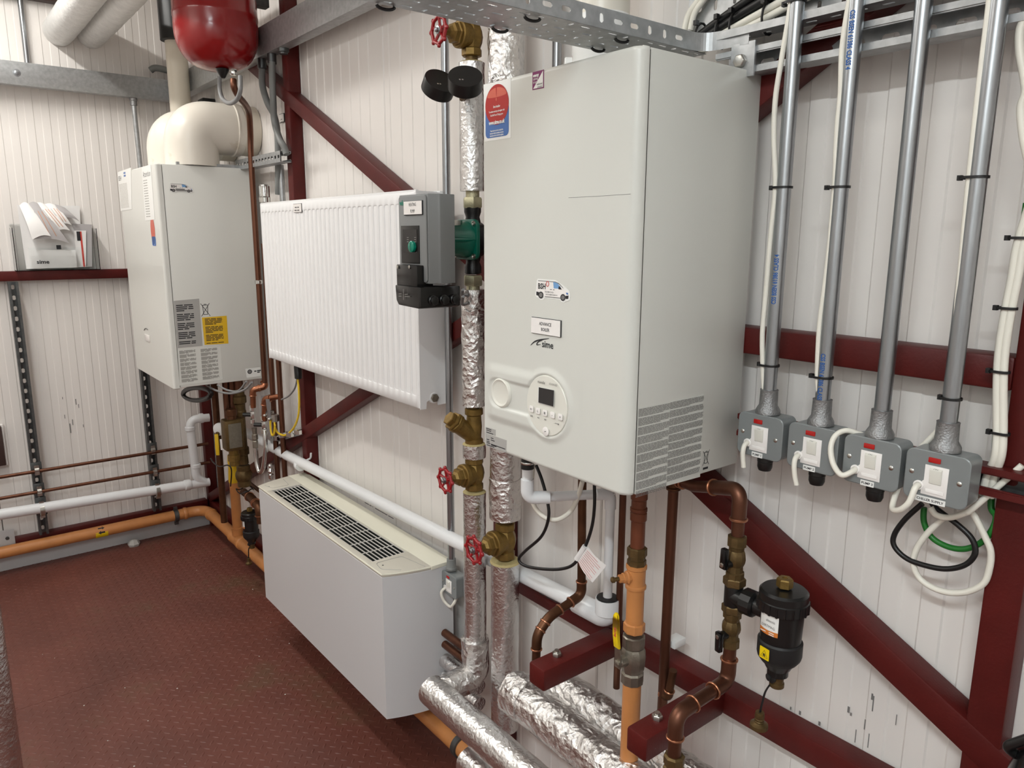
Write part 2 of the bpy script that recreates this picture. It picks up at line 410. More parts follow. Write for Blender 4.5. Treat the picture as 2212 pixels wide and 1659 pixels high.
# ------------------------------------------------------------------ perforated metal helpers
def cell(m, o, u, v, w, h, hw, hh, th, n=16):
    """a w x h plate cell centred on o with a stadium hole hw x hh"""
    o, u, v = V(o), V(u), V(v); nn = u.cross(v).normalized()*th; out = []; inn = []
    angs = sorted([math.atan2(h*s1, w*s2) % (2*PI) for s1 in (-1, 1) for s2 in (-1, 1)]+[2*PI*(k+.5)/(n-4) for k in range(n-4)])
    r = min(hw, hh)/2; L = abs(hw-hh)/2
    for a in angs:
        c, s = math.cos(a), math.sin(a); k = min(w/2/abs(c) if abs(c) > 1e-6 else 9, h/2/abs(s) if abs(s) > 1e-6 else 9)
        out.append(o+u*c*k+v*s*k)
        if hw >= hh: p = (r*c+(L if c > 0 else -L), r*s)
        else: p = (r*c, r*s+(L if s > 0 else -L))
        inn.append(o+u*p[0]+v*p[1])
    N = len(angs); R = out+inn+[p+nn for p in out]+[p+nn for p in inn]; fs = []
    for k in range(N):
        j = (k+1) % N
        fs += [(k, j, N+j, N+k), (2*N+j, 2*N+k, 3*N+k, 3*N+j), (N+k, N+j, 3*N+j, 3*N+k)]
    return m.add(R, fs)
def strut(name, a, b, wdir, fdir, label, material, hw, hh, pitch, cat='channel', w=.041, d=.041, group=None, lipmat=None):
    """slotted channel from a to b (centre of the back), open towards fdir"""
    a, b, wdir, fdir = V(a), V(b), V(wdir), V(fdir); ax = (b-a).normalized(); L = (b-a).length
    t = thing(name, label, cat, a, group); m = M(); n = max(1, int(L/pitch)); q = L/n
    for k in range(n): cell(m, a+ax*(q*(k+.5)), ax, wdir, q, w, hw, hh, .0022)
    mk('slotted_back', m, material, t)
    for s in (-1, 1):
        P = [(s*w/2, 0), (s*w/2, d), (s*(w/2-.009), d), (s*(w/2-.009), d-.006), (s*(w/2-.011), d-.006), (s*(w/2-.011), d-.0022), (s*(w/2-.0022), d-.0022), (s*(w/2-.0022), 0)]
        mk('lip', M().prism(P, a, wdir, fdir, b-a), lipmat or material, t)
    return t
strut('strut_channel', (3.46, -.0505, 1.9455), (4.6, -.0505, 1.9455), uz, -uy, 'galvanised slotted channel behind the conduits, top right', 'galv', .028, .014, .05)
strut('strut_channel', (3.545, -.0505, 1.3175), (4.6, -.0505, 1.3175), uz, -uy, 'red painted channel carrying the four switch boxes', 'galv_dark', .028, .014, .05, d=.0325, lipmat='red_steel')
strut('strut_channel', (.0505, -.868, .17), (.0505, -.868, 1.432), uy, ux, 'dark slotted upright channel on the far wall, left of the old boiler', 'galv_dark', .022, .015, .05, group='upright channels')
strut('strut_channel', (.0505, -.335, .17), (.0505, -.335, 1.432), uy, ux, 'dark slotted upright channel on the far wall, below the old boiler', 'galv_dark', .022, .015, .05, group='upright channels')
a_, b_ = Y(505, 352, -.115), V(1.44, -.06, 0); 
zs_ = Y(600, 339, -.095).z
strut('strut_channel', (1.0, -.0965, zs_), (1.497, -.0965, zs_), uz, uy, 'galvanised slotted channel stub between old boiler top and column', 'galv', .02, .012, .032)

# square washer plate with hexagon bolt
p0 = Y(1606, 122, -.094)
t = thing('washer_plate', 'square galvanised plate with a hexagon bolt above the newer boiler', 'plate', p0)
mk('plate', M().box(p0.x-.0235, p0.x+.0235, -.097, -.0915, p0.z-.034, p0.z+.022), 'galv', t, bev=.001)
mk('bolt', bolt(M(), (p0.x-.002, -.097, p0.z-.008), -uy, .0115, .009), 'steel', t, bev=.0006)

# ------------------------------------------------------------------ cable trunking
t = thing('cable_trunking', 'galvanised box trunking along the far wall', 'trunking', (.05, -1.5, 2.32))
mk('body', M().box(.052, .1, YF+.01, -.102, 2.322, 2.424), 'galv', t, bev=.0015)
q = X(36, 157, .1); m = M(); m.lathe(q, ux, [(.016, 0), (.016, .0015), (.010, .002), (.010, .0045), (.004, .006)], 20); mk('screw', m, 'galv_bright', t)
t = thing('cable_trunking', 'galvanised box trunking along the boiler wall behind the red vessel', 'trunking', (.05, -.1, 2.32))
mk('body', M().box(.052, 2.75, -.1, -.0545, 2.322, 2.424), 'galv', t, bev=.0015)
q = Y(612, 124, -.08); mk('gland', M().lathe((q.x, -.078, 2.322), -uz, [(.02, 0), (.02, .012), (.015, .014), (.015, .02)], 16), 'galv_dark', t)

# perforated tray running out from the wall above the newer boiler
XL, XH, ZT = 3.334, 3.44, 1.970
t = thing('cable_tray', 'perforated galvanised cable tray crossing above the newer boiler', 'tray', (XL, -.1, ZT))
m = M(); yy = -.09; k = 0; cw = (XH-XL)/4; ch = .03
while yy > -1.55:
    for c in range(4):
        kind = (c+k) % 4
        hw, hh = ((.006, .019), (.006, .012), (.006, .019), (.006, .012))[kind]
        if kind == 1: cell(m, (XL+cw*(c+.5), yy-ch/2, ZT), ux, uy, cw, ch, hh, hw, .0012)
        elif (k+c) % 3 == 2: cell(m, (XL+cw*(c+.5), yy-ch/2, ZT), ux, uy, cw, ch, .004, .006, .0012)
        else: cell(m, (XL+cw*(c+.5), yy-ch/2, ZT), ux, uy, cw, ch, hw, hh, .0012)
    yy -= ch; k += 1
mk('tray_base', m, 'galv', t)
for xs, nm in ((XL, -1), (XH, 1)):
    m = M(); yy = -.15; k = 0
    while yy > -1.55:
        hw, hh = ((.019, .008), (.008, .014), (.008, .014), (.019, .008))[k % 4]
        cell(m, (xs, yy-.0185, ZT+.015), uy, uz, .037, .030, hw, hh, .0012); yy -= .037; k += 1
    mk('tray_side', m, 'galv', t)
m = M(); pth = spline([(XH, -.15, 0), (XH+.003, -.125, 0), (XH+.016, -.106, 0), (XH+.05, -.0975, 0), (XH+.09, -.0975, 0)], 5)
for a, b in zip(pth, pth[1:]): m.quad(a+uz*ZT, b+uz*ZT, b+uz*(ZT+.03), a+uz*(ZT+.03))
mk('flared_end', m, 'galv', t)
# wall tray with cables, top right
t = thing('wall_tray', 'galvanised perforated tray standing upright on the wall, top right', 'tray', (3.4, -.06, 2.0))
m = M()
for i in range(23):
    for j in range(4):
        hw, hh = ((.007, .017), (.02, .009), (.007, .013))[(i*2+j) % 3]
        cell(m, (3.372+.04*(i+.5), -.062, 1.988+.046*(j+.5)), ux, uz, .04, .046, hw, hh, -.0012)
mk('tray_plate', m, 'galv', t)
m = M()
for i in range(21): cell(m, (3.452+.04*(i+.5), -.081, 1.986), ux, uy, .04, .038, .018, .006, .0012)
m.box(3.452, 4.292, -.1015, -.0995, 1.986, 1.998)
mk('tray_side', m, 'galv', t)
def cable(name, pts, r, material, label, n=8, cat='cable', group=None, seg=10, parent=None, **k):
    P = spline(pts, n); return mk(name, M().tube(P, r, seg, **k), material, parent, label=label, cat=cat, group=group, loc=None if parent else tuple(P[0]), sm=60)
for i, (mt, dz, lab) in enumerate((('cable_black', 0, 'topmost thick black cable curving onto the upright wall tray'), ('cable_black', -.016, 'lower thick black cable curving onto the upright wall tray'),
                                   ('cable_white', -.033, 'upper white cable bundled under the black cables on the wall tray'), ('cable_white', -.046, 'lower white cable bundled under the black cables on the wall tray'))):
    z = lambda px, py: Y(px, py, -.075).z+dz
    pts = [(3.40, -.075, 2.005+dz*.55), (3.455, -.076, 2.026+dz*.8), (3.53, -.076, 2.052+dz), (3.62, -.075, 2.072+dz), (3.75, -.075, 2.082+dz), (4.28, -.075, 2.085+dz)]
    cable('tray_cable', pts, (.0075, .0075, .006, .006)[i], mt, lab, group='cables on the wall tray')
for i, lab in enumerate(('left white cable looping up the end of the wall tray', 'right white cable looping up the end of the wall tray')):
    o = i*.014
    cable('tray_cable', [Y(1478, 68, -.075)+ux*o, Y(1486, 35, -.075)+ux*o, Y(1503, 8, -.075)+ux*o, Y(1528, -16, -.075)+ux*o+uz*.004, Y(1570, -40, -.075)+uz*(.004-o)], .0055, 'cable_white', lab, group='cables looping up the tray end')
for px, py in ((1515, 68), (1559, 55), (1590, 42), (1661, 22)):
    q = Y(px, py, -.075); m = M().tube([(q.x+.004*math.cos(a), -.074+.014*math.cos(a), q.z-.012+.026*math.sin(a)) for a in [2*PI*k/14 for k in range(14)]], .0022, 6, closed=True)
    m.box(q.x-.004, q.x+.003, -.094, -.086, q.z+.008, q.z+.016)
    mk('cable_tie', m, 'tie_black', label=f'black cable tie on the tray bundle, {("nearest the tray end", "second from the tray end", "third from the tray end", "beside the first conduit")[(1515, 1559, 1590, 1661).index(px)]}', cat='cable tie', group='ties on the tray bundle', loc=tuple(q))
# tie straps under the tray
for i, (px, py) in enumerate(((833, 11), (1150, 36), (1292, 103), (1343, 83), (1080, 60))):
    q = Z(px, py, ZT); m = M().tube([(q.x+.002*math.cos(a), q.y+.013*math.cos(a), ZT-.001+.005*math.sin(a)) for a in [PI+PI*k/8 for k in range(9)]], .0024, 6)
    mk('cable_tie', m, 'tie_black', label=f'black tie strap under the cable tray, {("far end", "middle", "near the boiler top edge", "nearest the flue", "beside the foil pipe")[i]}', cat='cable tie', group='ties under the tray', loc=tuple(q))

# ------------------------------------------------------------------ flue of the newer boiler
t = thing('boiler_flue', 'white round flue pipe rising behind the cable tray', 'flue', (3.235, -.145, 1.934))
mk('pipe', M().lathe((3.235, -.145, 1.934), uz, [(.0505, 0), (.0505, .9)], 40), 'flue_white', t)
mk('collar', M().lathe((3.235, -.145, 1.934), uz, [(.06, 0), (.06, .006), (.056, .01), (.056, .06), (.058, .064), (.058, .085), (.0535, .09), (.0535, .125), (.0508, .13)], 40), 'white_plastic', t)
mk('screw_lug', M().lathe((3.182, -.175, 1.985), (-.6, -.8, 0), [(.012, 0), (.012, .012), (.010, .014)], 16), 'white_plastic', t)
# ------------------------------------------------------------------ newer boiler
BX0, BX1, BF, BZ0, BZ1 = 3.136, 3.530, -.358, 1.2315, 1.932
nb = thing('wall_boiler', 'large white wall boiler with round control panel, nearest the viewer', 'boiler', (3.33, -.0525, BZ0))
def plan(x0, x1, y0, y1, r0, r1, n=6):
    P = [(x0, y1), (x1, y1), (x1, y0+r1+.0015)]
    P += [(x1-r1+r1*math.cos(a), y0+r1-r1*math.sin(a)) for a in [PI/2*k/n for k in range(n+1)]]
    P += [(x1-r1-.002, y0), (x0+r0+.002, y0)]
    P += [(x0+r0-r0*math.sin(a), y0+r0-r0*math.cos(a)) for a in [PI/2*k/n for k in range(n+1)]]
    return P
m = M(); pl = plan(BX0, BX1, BF, -.3395, .006, .0185, 7)
def inset(P, d):
    cx = sum(p[0] for p in P)/len(P); cy = sum(p[1] for p in P)/len(P)
    return [(p[0]+(d if p[0] < cx else -d), p[1]+(d if p[1] < -.35 else 0)) for p in P]
rings = []
for d, z in ((.006, BZ0), (.0018, BZ0+.0018), (0, BZ0+.006), (0, BZ0+.008), (0, BZ1-.008), (0, BZ1-.006), (.0018, BZ1-.0018), (.006, BZ1)): rings.append([V(a, b, z) for a, b in inset(pl, d)])
m.loft(rings); mk('front_cover', m, 'boiler_white', nb, sm=50)
mk('casing', M().box(BX0+.001, BX1-.0006, -.3375, -.0525, BZ0+.002, BZ1-.002), 'boiler_white', nb, bev=.0025)
def FP(px, py, off=0.): return Y(px, py, BF-off)       # a point of the front cover
# moulded surround of the controls
kc, pc = FP(1085, 848), FP(1183, 876)
def sd(x, z, a, b, r):
    p = V(x-a.x, z-a.z); d = V(b.x-a.x, b.z-a.z); t = max(0, min(1, p.dot(d)/d.dot(d))); return (p-d*t).length-r
def sst(t): t = max(0, min(1, t)); return t*t*(3-2*t)
GX0, GX1, GZ0, GZ1, NX, NZ = BX0+.004, pc.x+.088, pc.z-.092, pc.z+.092, 96, 90
def relief(x, z):
    q = ((x-pc.x)**2+(z-pc.z)**2)**.5
    outer = min(sd(x, z, V(BX0-.05, 0, kc.z-.004), V(pc.x, 0, kc.z-.004), .062), q-.073)
    h = .005*sst(-outer/.02)*sst((x-BX0-.004)/.035)
    ch = sd(x, z, V(kc.x-.015, 0, kc.z-.002), V(pc.x, 0, kc.z-.002), .031)
    h -= .0045*sst(-ch/.007)*sst((x-BX0)/.05)
    h -= .0045*sst((.060-q)/.006)
    return max(h, 0)
m = M(); vs = []; fs = []
for j in range(NZ+1):
    for i in range(NX+1):
        x = GX0+(GX1-GX0)*i/NX; z = GZ0+(GZ1-GZ0)*j/NZ; vs.append((x, BF-relief(x, z)-.00015, z))
for j in range(NZ):
    for i in range(NX):
        a = j*(NX+1)+i; fs.append((a, a+1, a+NX+2, a+NX+1))
m.add(vs, fs); mk('moulded_surround', m, 'boiler_white', nb, sm=60)
mk('knob', M().lathe((kc.x, BF, kc.z), -uy, [(.030, 0), (.030, .002), (.028, .0055), (.0262, .0065), (.0225, .0042), (.0215, .0038), (0, .0042)], 48), 'panel_plastic', nb, sm=25)
cp = mk('control_panel', M().lathe((pc.x, BF+.001, pc.z), -uy, [(.0555, 0), (.0555, .0036), (.0545, .0046), (0, .0052)], 56), 'panel_plastic', nb, sm=25)
PO = .0064
def fpoly(name, px, material, off, th=.0004, parent=nb, fn=FP):
    A = [fn(a, b, off) for a, b in px]; n = (fn(px[0][0], px[0][1], off+.001)-fn(px[0][0], px[0][1], off)); 
    m = M(); N = len(A); d = (V(0, -th, 0) if abs((fn(px[0][0], px[0][1], .1)-fn(px[0][0], px[0][1], 0)).dot(uy)+.1) < 1e-4 else V(th, 0, 0))
    B = [p+d for p in A]; m.add(A+B, [tuple(range(N)), tuple(reversed(range(N, 2*N)))]+[(k, k+N, (k+1) % N+N, (k+1) % N) for k in range(N)])
    return mk(name, m, material, parent, sm=20)
def zpx(pts, x0, y0, k): return [(x0+a*k, y0+b*k) for a, b in pts]
K4 = 240/1896
z4 = lambda pts: zpx(pts, 1040, 780, K4)
m = M(); A = [FP(a, b, .0062) for a, b in z4([(968, 440), (1245, 498), (1232, 782), (962, 712)])]
sc = mk('display_frame', M().add(A, [(0, 1, 2, 3)]), 'white_plastic', cp)
fpoly('display', z4([(980, 446), (1238, 500), (1226, 775), (974, 706)]), 'lcd', .0066, parent=cp)
for i, (a, b) in enumerate(((860, 815), (972, 850), (1090, 885), (1218, 920), (1352, 955))):
    q = FP(*z4([(a, b)])[0], .0052)
    bt = mk('button', M().prism(rrect(.0115, .0118, .0025), q, ux, uz, (0, -.0016, 0)), 'switch_white', cp, bev=.0004)
    text(('0 I', 'L', 'III', '-', '+')[i], q+V(0, -.0019, -.0002), ux, uz, .006 if i else .0045, 'ink', cp, name='button_mark', bold=.0001)
for s, a, b, h in (('0 R', 855, 938, .0045), ('<<', 970, 970, .005), ('>>', 1088, 1002, .005), ('- = = #', 1280, 1070, .0042)):
    text(s, FP(*z4([(a, b)])[0], PO), ux, uz, h, 'ink', cp, bold=.00015)
text('murelle', FP(*z4([(1020, 362)])[0], PO), (1, 0, 0), uz, .0078, 'ink', cp, squeeze=.85)
text('ADVANCED', FP(*z4([(1222, 402)])[0], PO), ux, uz, .0055, 'ink_grey', cp, squeeze=.75)
q = FP(*z4([(1098, 1200)])[0], .0054); mk('sensor_disc', M().lathe(q, -uy, [(.0085, 0), (.0085, .0008), (.0078, .0012), (0, .0012)], 28), 'switch_white', cp)
lines([(-.002, .002, 0)], q+V(0, -.0016, 0), (1, 0, .4), (-.4, 0, 1), 'ink', cp)
# rating stickers, lower left corner
st = fpoly('rating_sticker', z4([(72, 1118), (242, 1172), (242, 1275), (72, 1222)]), 'sticker_silver', .0002)
st2 = fpoly('rating_sticker', z4([(70, 1228), (428, 1350), (420, 1560), (72, 1440)]), 'sticker_silver', .0002)
for r, (a, b, c) in enumerate(((80, 170, 1150), (85, 165, 1180), (85, 200, 1215))):
    A = FP(*z4([(a, c-5)])[0], .0007); B = FP(*z4([(b, c+18)])[0], .0007); lines([(0, B.x-A.x, 0)], A, ux, uz, 'ink', st, h=.0016)
for a, b, c in ((160, 205, 1310), (90, 135, 1330), (160, 225, 1345), (90, 140, 1365), (160, 405, 1415), (90, 150, 1390), (165, 255, 1430), (90, 220, 1425)):
    A = FP(*z4([(a, c)])[0], .0007); B = FP(*z4([(b, c)])[0], .0007); lines([(0, B.x-A.x, 0)], A, ux, uz, 'ink', st2, h=.0018)
# van sticker
KV = 140/1161
def van(fn, parent, name='van_sticker'):
    v = lambda pts: [(1120+a*KV, 580+b*KV) for a, b in pts]
    def P(nm, pts, mt, off, par): 
        A = [fn(a, b, off) for a, b in v(pts)]; return mk(nm, M().add(A, [tuple(range(len(A)))]), mt, par, sm=10)
    base = P(name, [(345, 182), (660, 205), (800, 300), (900, 385), (928, 450), (925, 560), (880, 580), (845, 590), (815, 612), (775, 600), (745, 560), (470, 530), (440, 560), (395, 565), (360, 530), (320, 510), (300, 480), (320, 300), (330, 210)], 'sticker_white', .0004, parent)
    P('van_body', [(352, 215), (660, 240), (720, 270), (800, 355), (885, 420), (895, 540), (745, 530), (470, 500), (320, 480), (325, 330)], 'switch_white', .0007, base)
    P('van_sill', [(470, 497), (745, 522), (745, 535), (470, 510)], 'ink_grey', .0009, base)
    P('van_bumper', [(320, 412), (365, 420), (360, 490), (318, 475)], 'ink', .0009, base)
    P('van_bumper', [(840, 490), (895, 485), (890, 545), (845, 545)], 'ink', .0009, base)
    P('van_roofline', [(352, 212), (660, 235), (725, 262), (805, 352), (798, 356), (715, 275), (655, 247), (350, 224)], 'ink_grey', .0009, base)
    P('van_window', [(622, 243), (690, 250), (760, 340), (740, 365), (630, 355)], 'window_blue', .0009, base)
    P('van_mirror', [(718, 325), (740, 318), (775, 378), (715, 372)], 'ink', .0011, base)
    for cx, cy in ((400, 475), (795, 520)):
        for r, mt, o in ((54, 'ink', .0010), (36, 'ink_grey', .0012)):
            P('van_wheel', [(cx+r*.85*math.cos(t*PI/9), cy+r*1.15*math.sin(t*PI/9)) for t in range(18)], mt, o, base)
    P('van_handle', [(565, 370), (598, 373), (598, 382), (565, 380)], 'ink', .0009, base); P('van_handle', [(618, 375), (645, 378), (645, 388), (618, 385)], 'ink', .0009, base)
    P('van_headlight', [(850, 430), (888, 440), (885, 472), (860, 465)], 'sticker_blue', .0009, base)
    return base, v
base, vv = van(FP, nb)
du = (FP(1229, 640)-FP(1160, 622)).normalized(); du = ux
text('BSH', FP(*vv([(418, 322)])[0], .001), ux, uz, .0135, 'ink', base, squeeze=.9, bold=.0004)
m = M(); q = FP(*vv([(520, 275)])[0], .001); m.tube([q+V(.0032*math.cos(a), 0, .0045*math.sin(a)) for a in [2*PI*k/16 for k in range(16)]], .0006, 5, closed=True); mk('van_ring', m, 'ink_red', base)
text('Tel: 01884 710720', FP(*vv([(548, 425)])[0], .001), (1, 0, -.02), uz, .0038, 'ink', base, squeeze=.8)
text('Email: info@bsh-limited.com', FP(*vv([(590, 470)])[0], .001), ux, uz, .0036, 'ink', base, squeeze=.75)
# name plate
z5 = lambda pts: [(1120+a*KV, 580+b*KV) for a, b in pts]
A, B = FP(*z5([(252, 870)])[0]), FP(*z5([(765, 1225)])[0])
npl = mk('name_plate', M().box(A.x, B.x, BF-.0032, BF-.0002, B.z, A.z), 'switch_white', nb)
mk('plate_edge', M().box(A.x-.0004, B.x+.0008, BF-.0022, BF-.0001, B.z-.0008, A.z+.0008), 'ink', npl)
cx, cz = (A.x+B.x)/2, (A.z+B.z)/2
text('ADVANCE', (cx, BF-.0035, cz+.0045), ux, uz, .0082, 'ink', npl, squeeze=.85, bold=.0001); text('BOILER', (cx, BF-.0035, cz-.0055), ux, uz, .0082, 'ink', npl, squeeze=.85, bold=.0001)
# maker's logo
def swoosh(pts, wmax, fn, off, par, mt='ink'):
    P = spline([fn(a, b, off) for a, b in pts], 6); N = len(P); L = []; R = []
    nrm = V(0, 1, 0) if fn is FP else V(1, 0, 0)
    for i, p in enumerate(P):
        t = (P[min(N-1, i+1)]-P[max(0, i-1)]).normalized(); s = t.cross(nrm).normalized()*wmax*math.sin(PI*(.08+.84*i/(N-1))); L.append(p+s); R.append(p-s)
    m = M(); 
    for i in range(N-1): m.quad(L[i], L[i+1], R[i+1], R[i])
    return mk('logo_stroke', m, mt, par)
swoosh(z5([(215, 1375), (290, 1310), (400, 1275), (550, 1255)]), .0014, FP, .0005, nb)
swoosh(z5([(430, 1290), (360, 1310), (325, 1365), (400, 1360)]), .0011, FP, .0005, nb)
text('sime', FP(*z5([(520, 1370)])[0], .0006), ux, uz, .0175, 'ink', nb, bold=.0003, squeeze=.95)
# installer sticker (upper left)
KS = 150/1464
z6 = lambda pts: [(1040+a*KS, 150+b*KS) for a, b in pts]
si = fpoly('installer_sticker', z6([(45, 320), (622, 190), (618, 1440), (70, 1525)]), 'sticker_white', .0001, .0002)
A = FP(*z6([(90, 800)])[0]); B = FP(*z6([(582, 780)])[0]); cxs = (A.x+B.x)/2; hw = (B.x-A.x)/2
top = FP(*z6([(345, 308)])[0]).z; bot = FP(*z6([(330, 1425)])[0]).z; mid = FP(*z6([(340, 1165)])[0]).z
def lp(poly, mt, off, par, o): return mk('sticker_print', M().face(poly, (o[0], BF-off, o[1]), ux, uz), mt, par, sm=10)
lp([(a, b) for a, b in rrect(2*hw, (top-bot)*.62, .009)], 'sticker_blue', .0006, si, (cxs, bot+(top-bot)*.31))
lp(circ(hw, 40, (top-mid)/2), 'sticker_red', .0009, si, (cxs, (top+mid)/2))
lp([(hw*.82*math.cos(a), (top-mid)*.2*math.sin(a) if math.sin(a) > 0 else (top-mid)*.04*math.sin(a)) for a in [2*PI*k/30 for k in range(30)]], 'sticker_red_light', .0011, si, (cxs, mid+(top-mid)*.72))
lp([(-.0012, 0), (0, -.011), (.0012, 0), (.0016, .006), (0, .009), (-.0016, .006)], 'sticker_red', .0013, si, (cxs-.001, mid+(top-mid)*.83)); lp(circ(.0017, 12, .003), 'sticker_red_light', .0013, si, (cxs-.001, mid+(top-mid)*.63))
for s, b, h in (('Sime Installer', .455, .0058), ('To activate warranty and register with', .34, .0046), ('Gas Safe Free of Charge go to', .25, .0047)):
    text(s, (cxs, BF-.0013, mid+(top-mid)*b), ux, uz, h, 'sticker_white', si, squeeze=.66, bold=.0001)
text('www.sime.co.uk', (cxs, BF-.0014, mid+(top-mid)*.065), ux, uz, .0098, 'sticker_white', si, squeeze=.72, bold=.0004)
for s, b in (('Please make sure you have completed the', .85), ('benchmark within the installation and service', .52), ('instructions and this is left with the appliance', .2)):
    text(s, (cxs, BF-.0012, bot+(mid-bot)*(b*.62+.02)), ux, uz, .0041, 'sticker_white', si, squeeze=.55, bold=.00012)
# efficiency sticker
es = fpoly('efficiency_sticker', z6([(1078, 62), (1320, 0), (1318, 390), (1075, 438)]), 'sticker_purple', .0001, .0002)
fpoly('sticker_print', z6([(1300, 20), (1300, 370), (1092, 412)]), 'sticker_white', .0005, .0002, parent=es)
A = FP(*z6([(1090, 72)])[0]); dd = (FP(*z6([(1300, 20)])[0])-A)
for s, b, mt, bo in (('energy', .15, 'sticker_white', .0004), ('saving', .30, 'sticker_white', 0), ('trust', .45, 'sticker_white', 0)):
    text(s, (A.x+.0012, BF-.0009, A.z-b*.036), ux, uz, .0068, mt, es, align='LEFT', squeeze=.8, bold=bo)
B = FP(*z6([(1292, 375)])[0])
text('endorsed', (B.x, BF-.0011, B.z+.0065), ux, uz, .0048, 'ink', es, align='RIGHT', squeeze=.8); text('product', (B.x, BF-.0011, B.z+.002), ux, uz, .0048, 'ink', es, align='RIGHT', squeeze=.8)
# scratches and marks
mk('scratch', M().tube([FP(1228, 427, .0001), FP(1290, 424, .0001), FP(1362, 419, .0001)], .0003, 4), 'ink_grey', nb)
# notices on the right side
BS = BX1-.0006
def SP(px, py, off=0.): return X(px, py, BS+off)
ko = .3165
def block(px0, py0, px1, py1, nrow, paras, par, mt='ink_faint', fn=SP, u=uy, h=.0011, fill=.95):
    A, B = fn(px0, py0, .0010), fn(px1, py1, .0010); W = (B-A).dot(V(u)); H = B.z-A.z; rows = []; r = random.Random(int(px0))
    for k in range(nrow):
        v = H*(k+.5)/nrow
        last = (k % paras == paras-1)
        if last: continue
        e = W*(r.uniform(.35, .8) if k % paras == paras-2 else fill*r.uniform(.97, 1)); x = 0.
        while x < e:
            wd = min(r.uniform(.004, .013)*h/.0011, e-x); rows.append((x, x+wd, v)); x += wd+.0011*h/.0011
    return lines(rows, A, u, uz, mt, par, 'small_print', h)
nt = fpoly('notice_sheet', [(1378, 882), (1520, 851), (1512, 1030), (1371, 1068)], 'boiler_white', .0001, .0002, fn=SP)
block(1380, 884, 1443, 1054, 68, 7, nt, 'ink_grey', h=.001); block(1448, 869, 1516, 1018, 68, 7, nt, 'ink_grey', h=.001)
def bin_mark(c, u, s, par, fnv=uz):
    u = V(u); c = V(c)
    def L(a, b, w=.0006):
        A, B = c+u*a[0]*s+uz*a[1]*s, c+u*b[0]*s+uz*b[1]*s; t = (B-A).normalized(); nn = t.cross(u.cross(uz)).normalized()*w/2; m.quad(A+nn, B+nn, B-nn, A-nn)
    m = M()
    for a, b in (((-.5, .9), (.5, -.6)), ((.5, .9), (-.5, -.6)), ((-.32, .7), (.32, .7)), ((-.3, .7), (-.22, -.4)), ((.3, .7), (.22, -.4)), ((-.22, -.4), (.22, -.4)), ((-.15, .8), (.15, .8))): L(a, b, .045*s*1.3)
    m.add([c+u*a*s+uz*b*s for a, b in ((-.4, -.8), (.4, -.8), (.4, -1.02), (-.4, -1.02))], [(0, 1, 2, 3)])
    return mk('bin_symbol', m, 'ink', par)
bin_mark(SP(1525, 992, .0004), uy, .0185, nb)

# ------------------------------------------------------------------ conduits and switch boxes on the right
CX = (3.6195, 3.7165, 3.8125, 3.9065); CY = -.1045
def nth(i): return ('first', 'second', 'third', 'fourth')[i]
cl = ('leftmost galvanised conduit dropping to the switch labelled PUMP 1', 'galvanised conduit with blue print, second from the newer boiler', 'bare galvanised conduit without a cable, third from the newer boiler', 'rightmost galvanised conduit dropping to the CHILLER SUPPLY switch')
for i, x in enumerate(CX):
    t = thing('conduit', cl[i], 'conduit', (x, CY, 1.356), 'conduits above the switch boxes')
    mk('pipe', M().cyl((x, CY, 1.368), (x, CY, HT), .0116, 24), 'galv_bright', t)
    mk('collar', M().lathe((x, CY, 1.3555), uz, [(.0205, 0), (.0205, .006), (.0185, .010), (.0155, .015), (.0148, .040), (.0152, .042), (.0120, .0425)], 28), 'galv_cast', t)
    if i == 0: text('CSS BSEN 61386 CLASS 4', V(x, CY, 0)+V(.28, -.96, 0).normalized()*.0118+uz*1.585, uz, V(-.96, -.28, 0), .0105, 'ink_blue', t, squeeze=.72, bold=.0003)
    if i == 1:
        for zc in (1.432, 1.938): text('CSS BSEN 61386 CLASS 4', V(x, CY, 0)+V(.05, -1, 0).normalized()*.0118+uz*zc, -uz, V(1, .05, 0), .0105, 'ink_blue', t, squeeze=.72, bold=.0003)
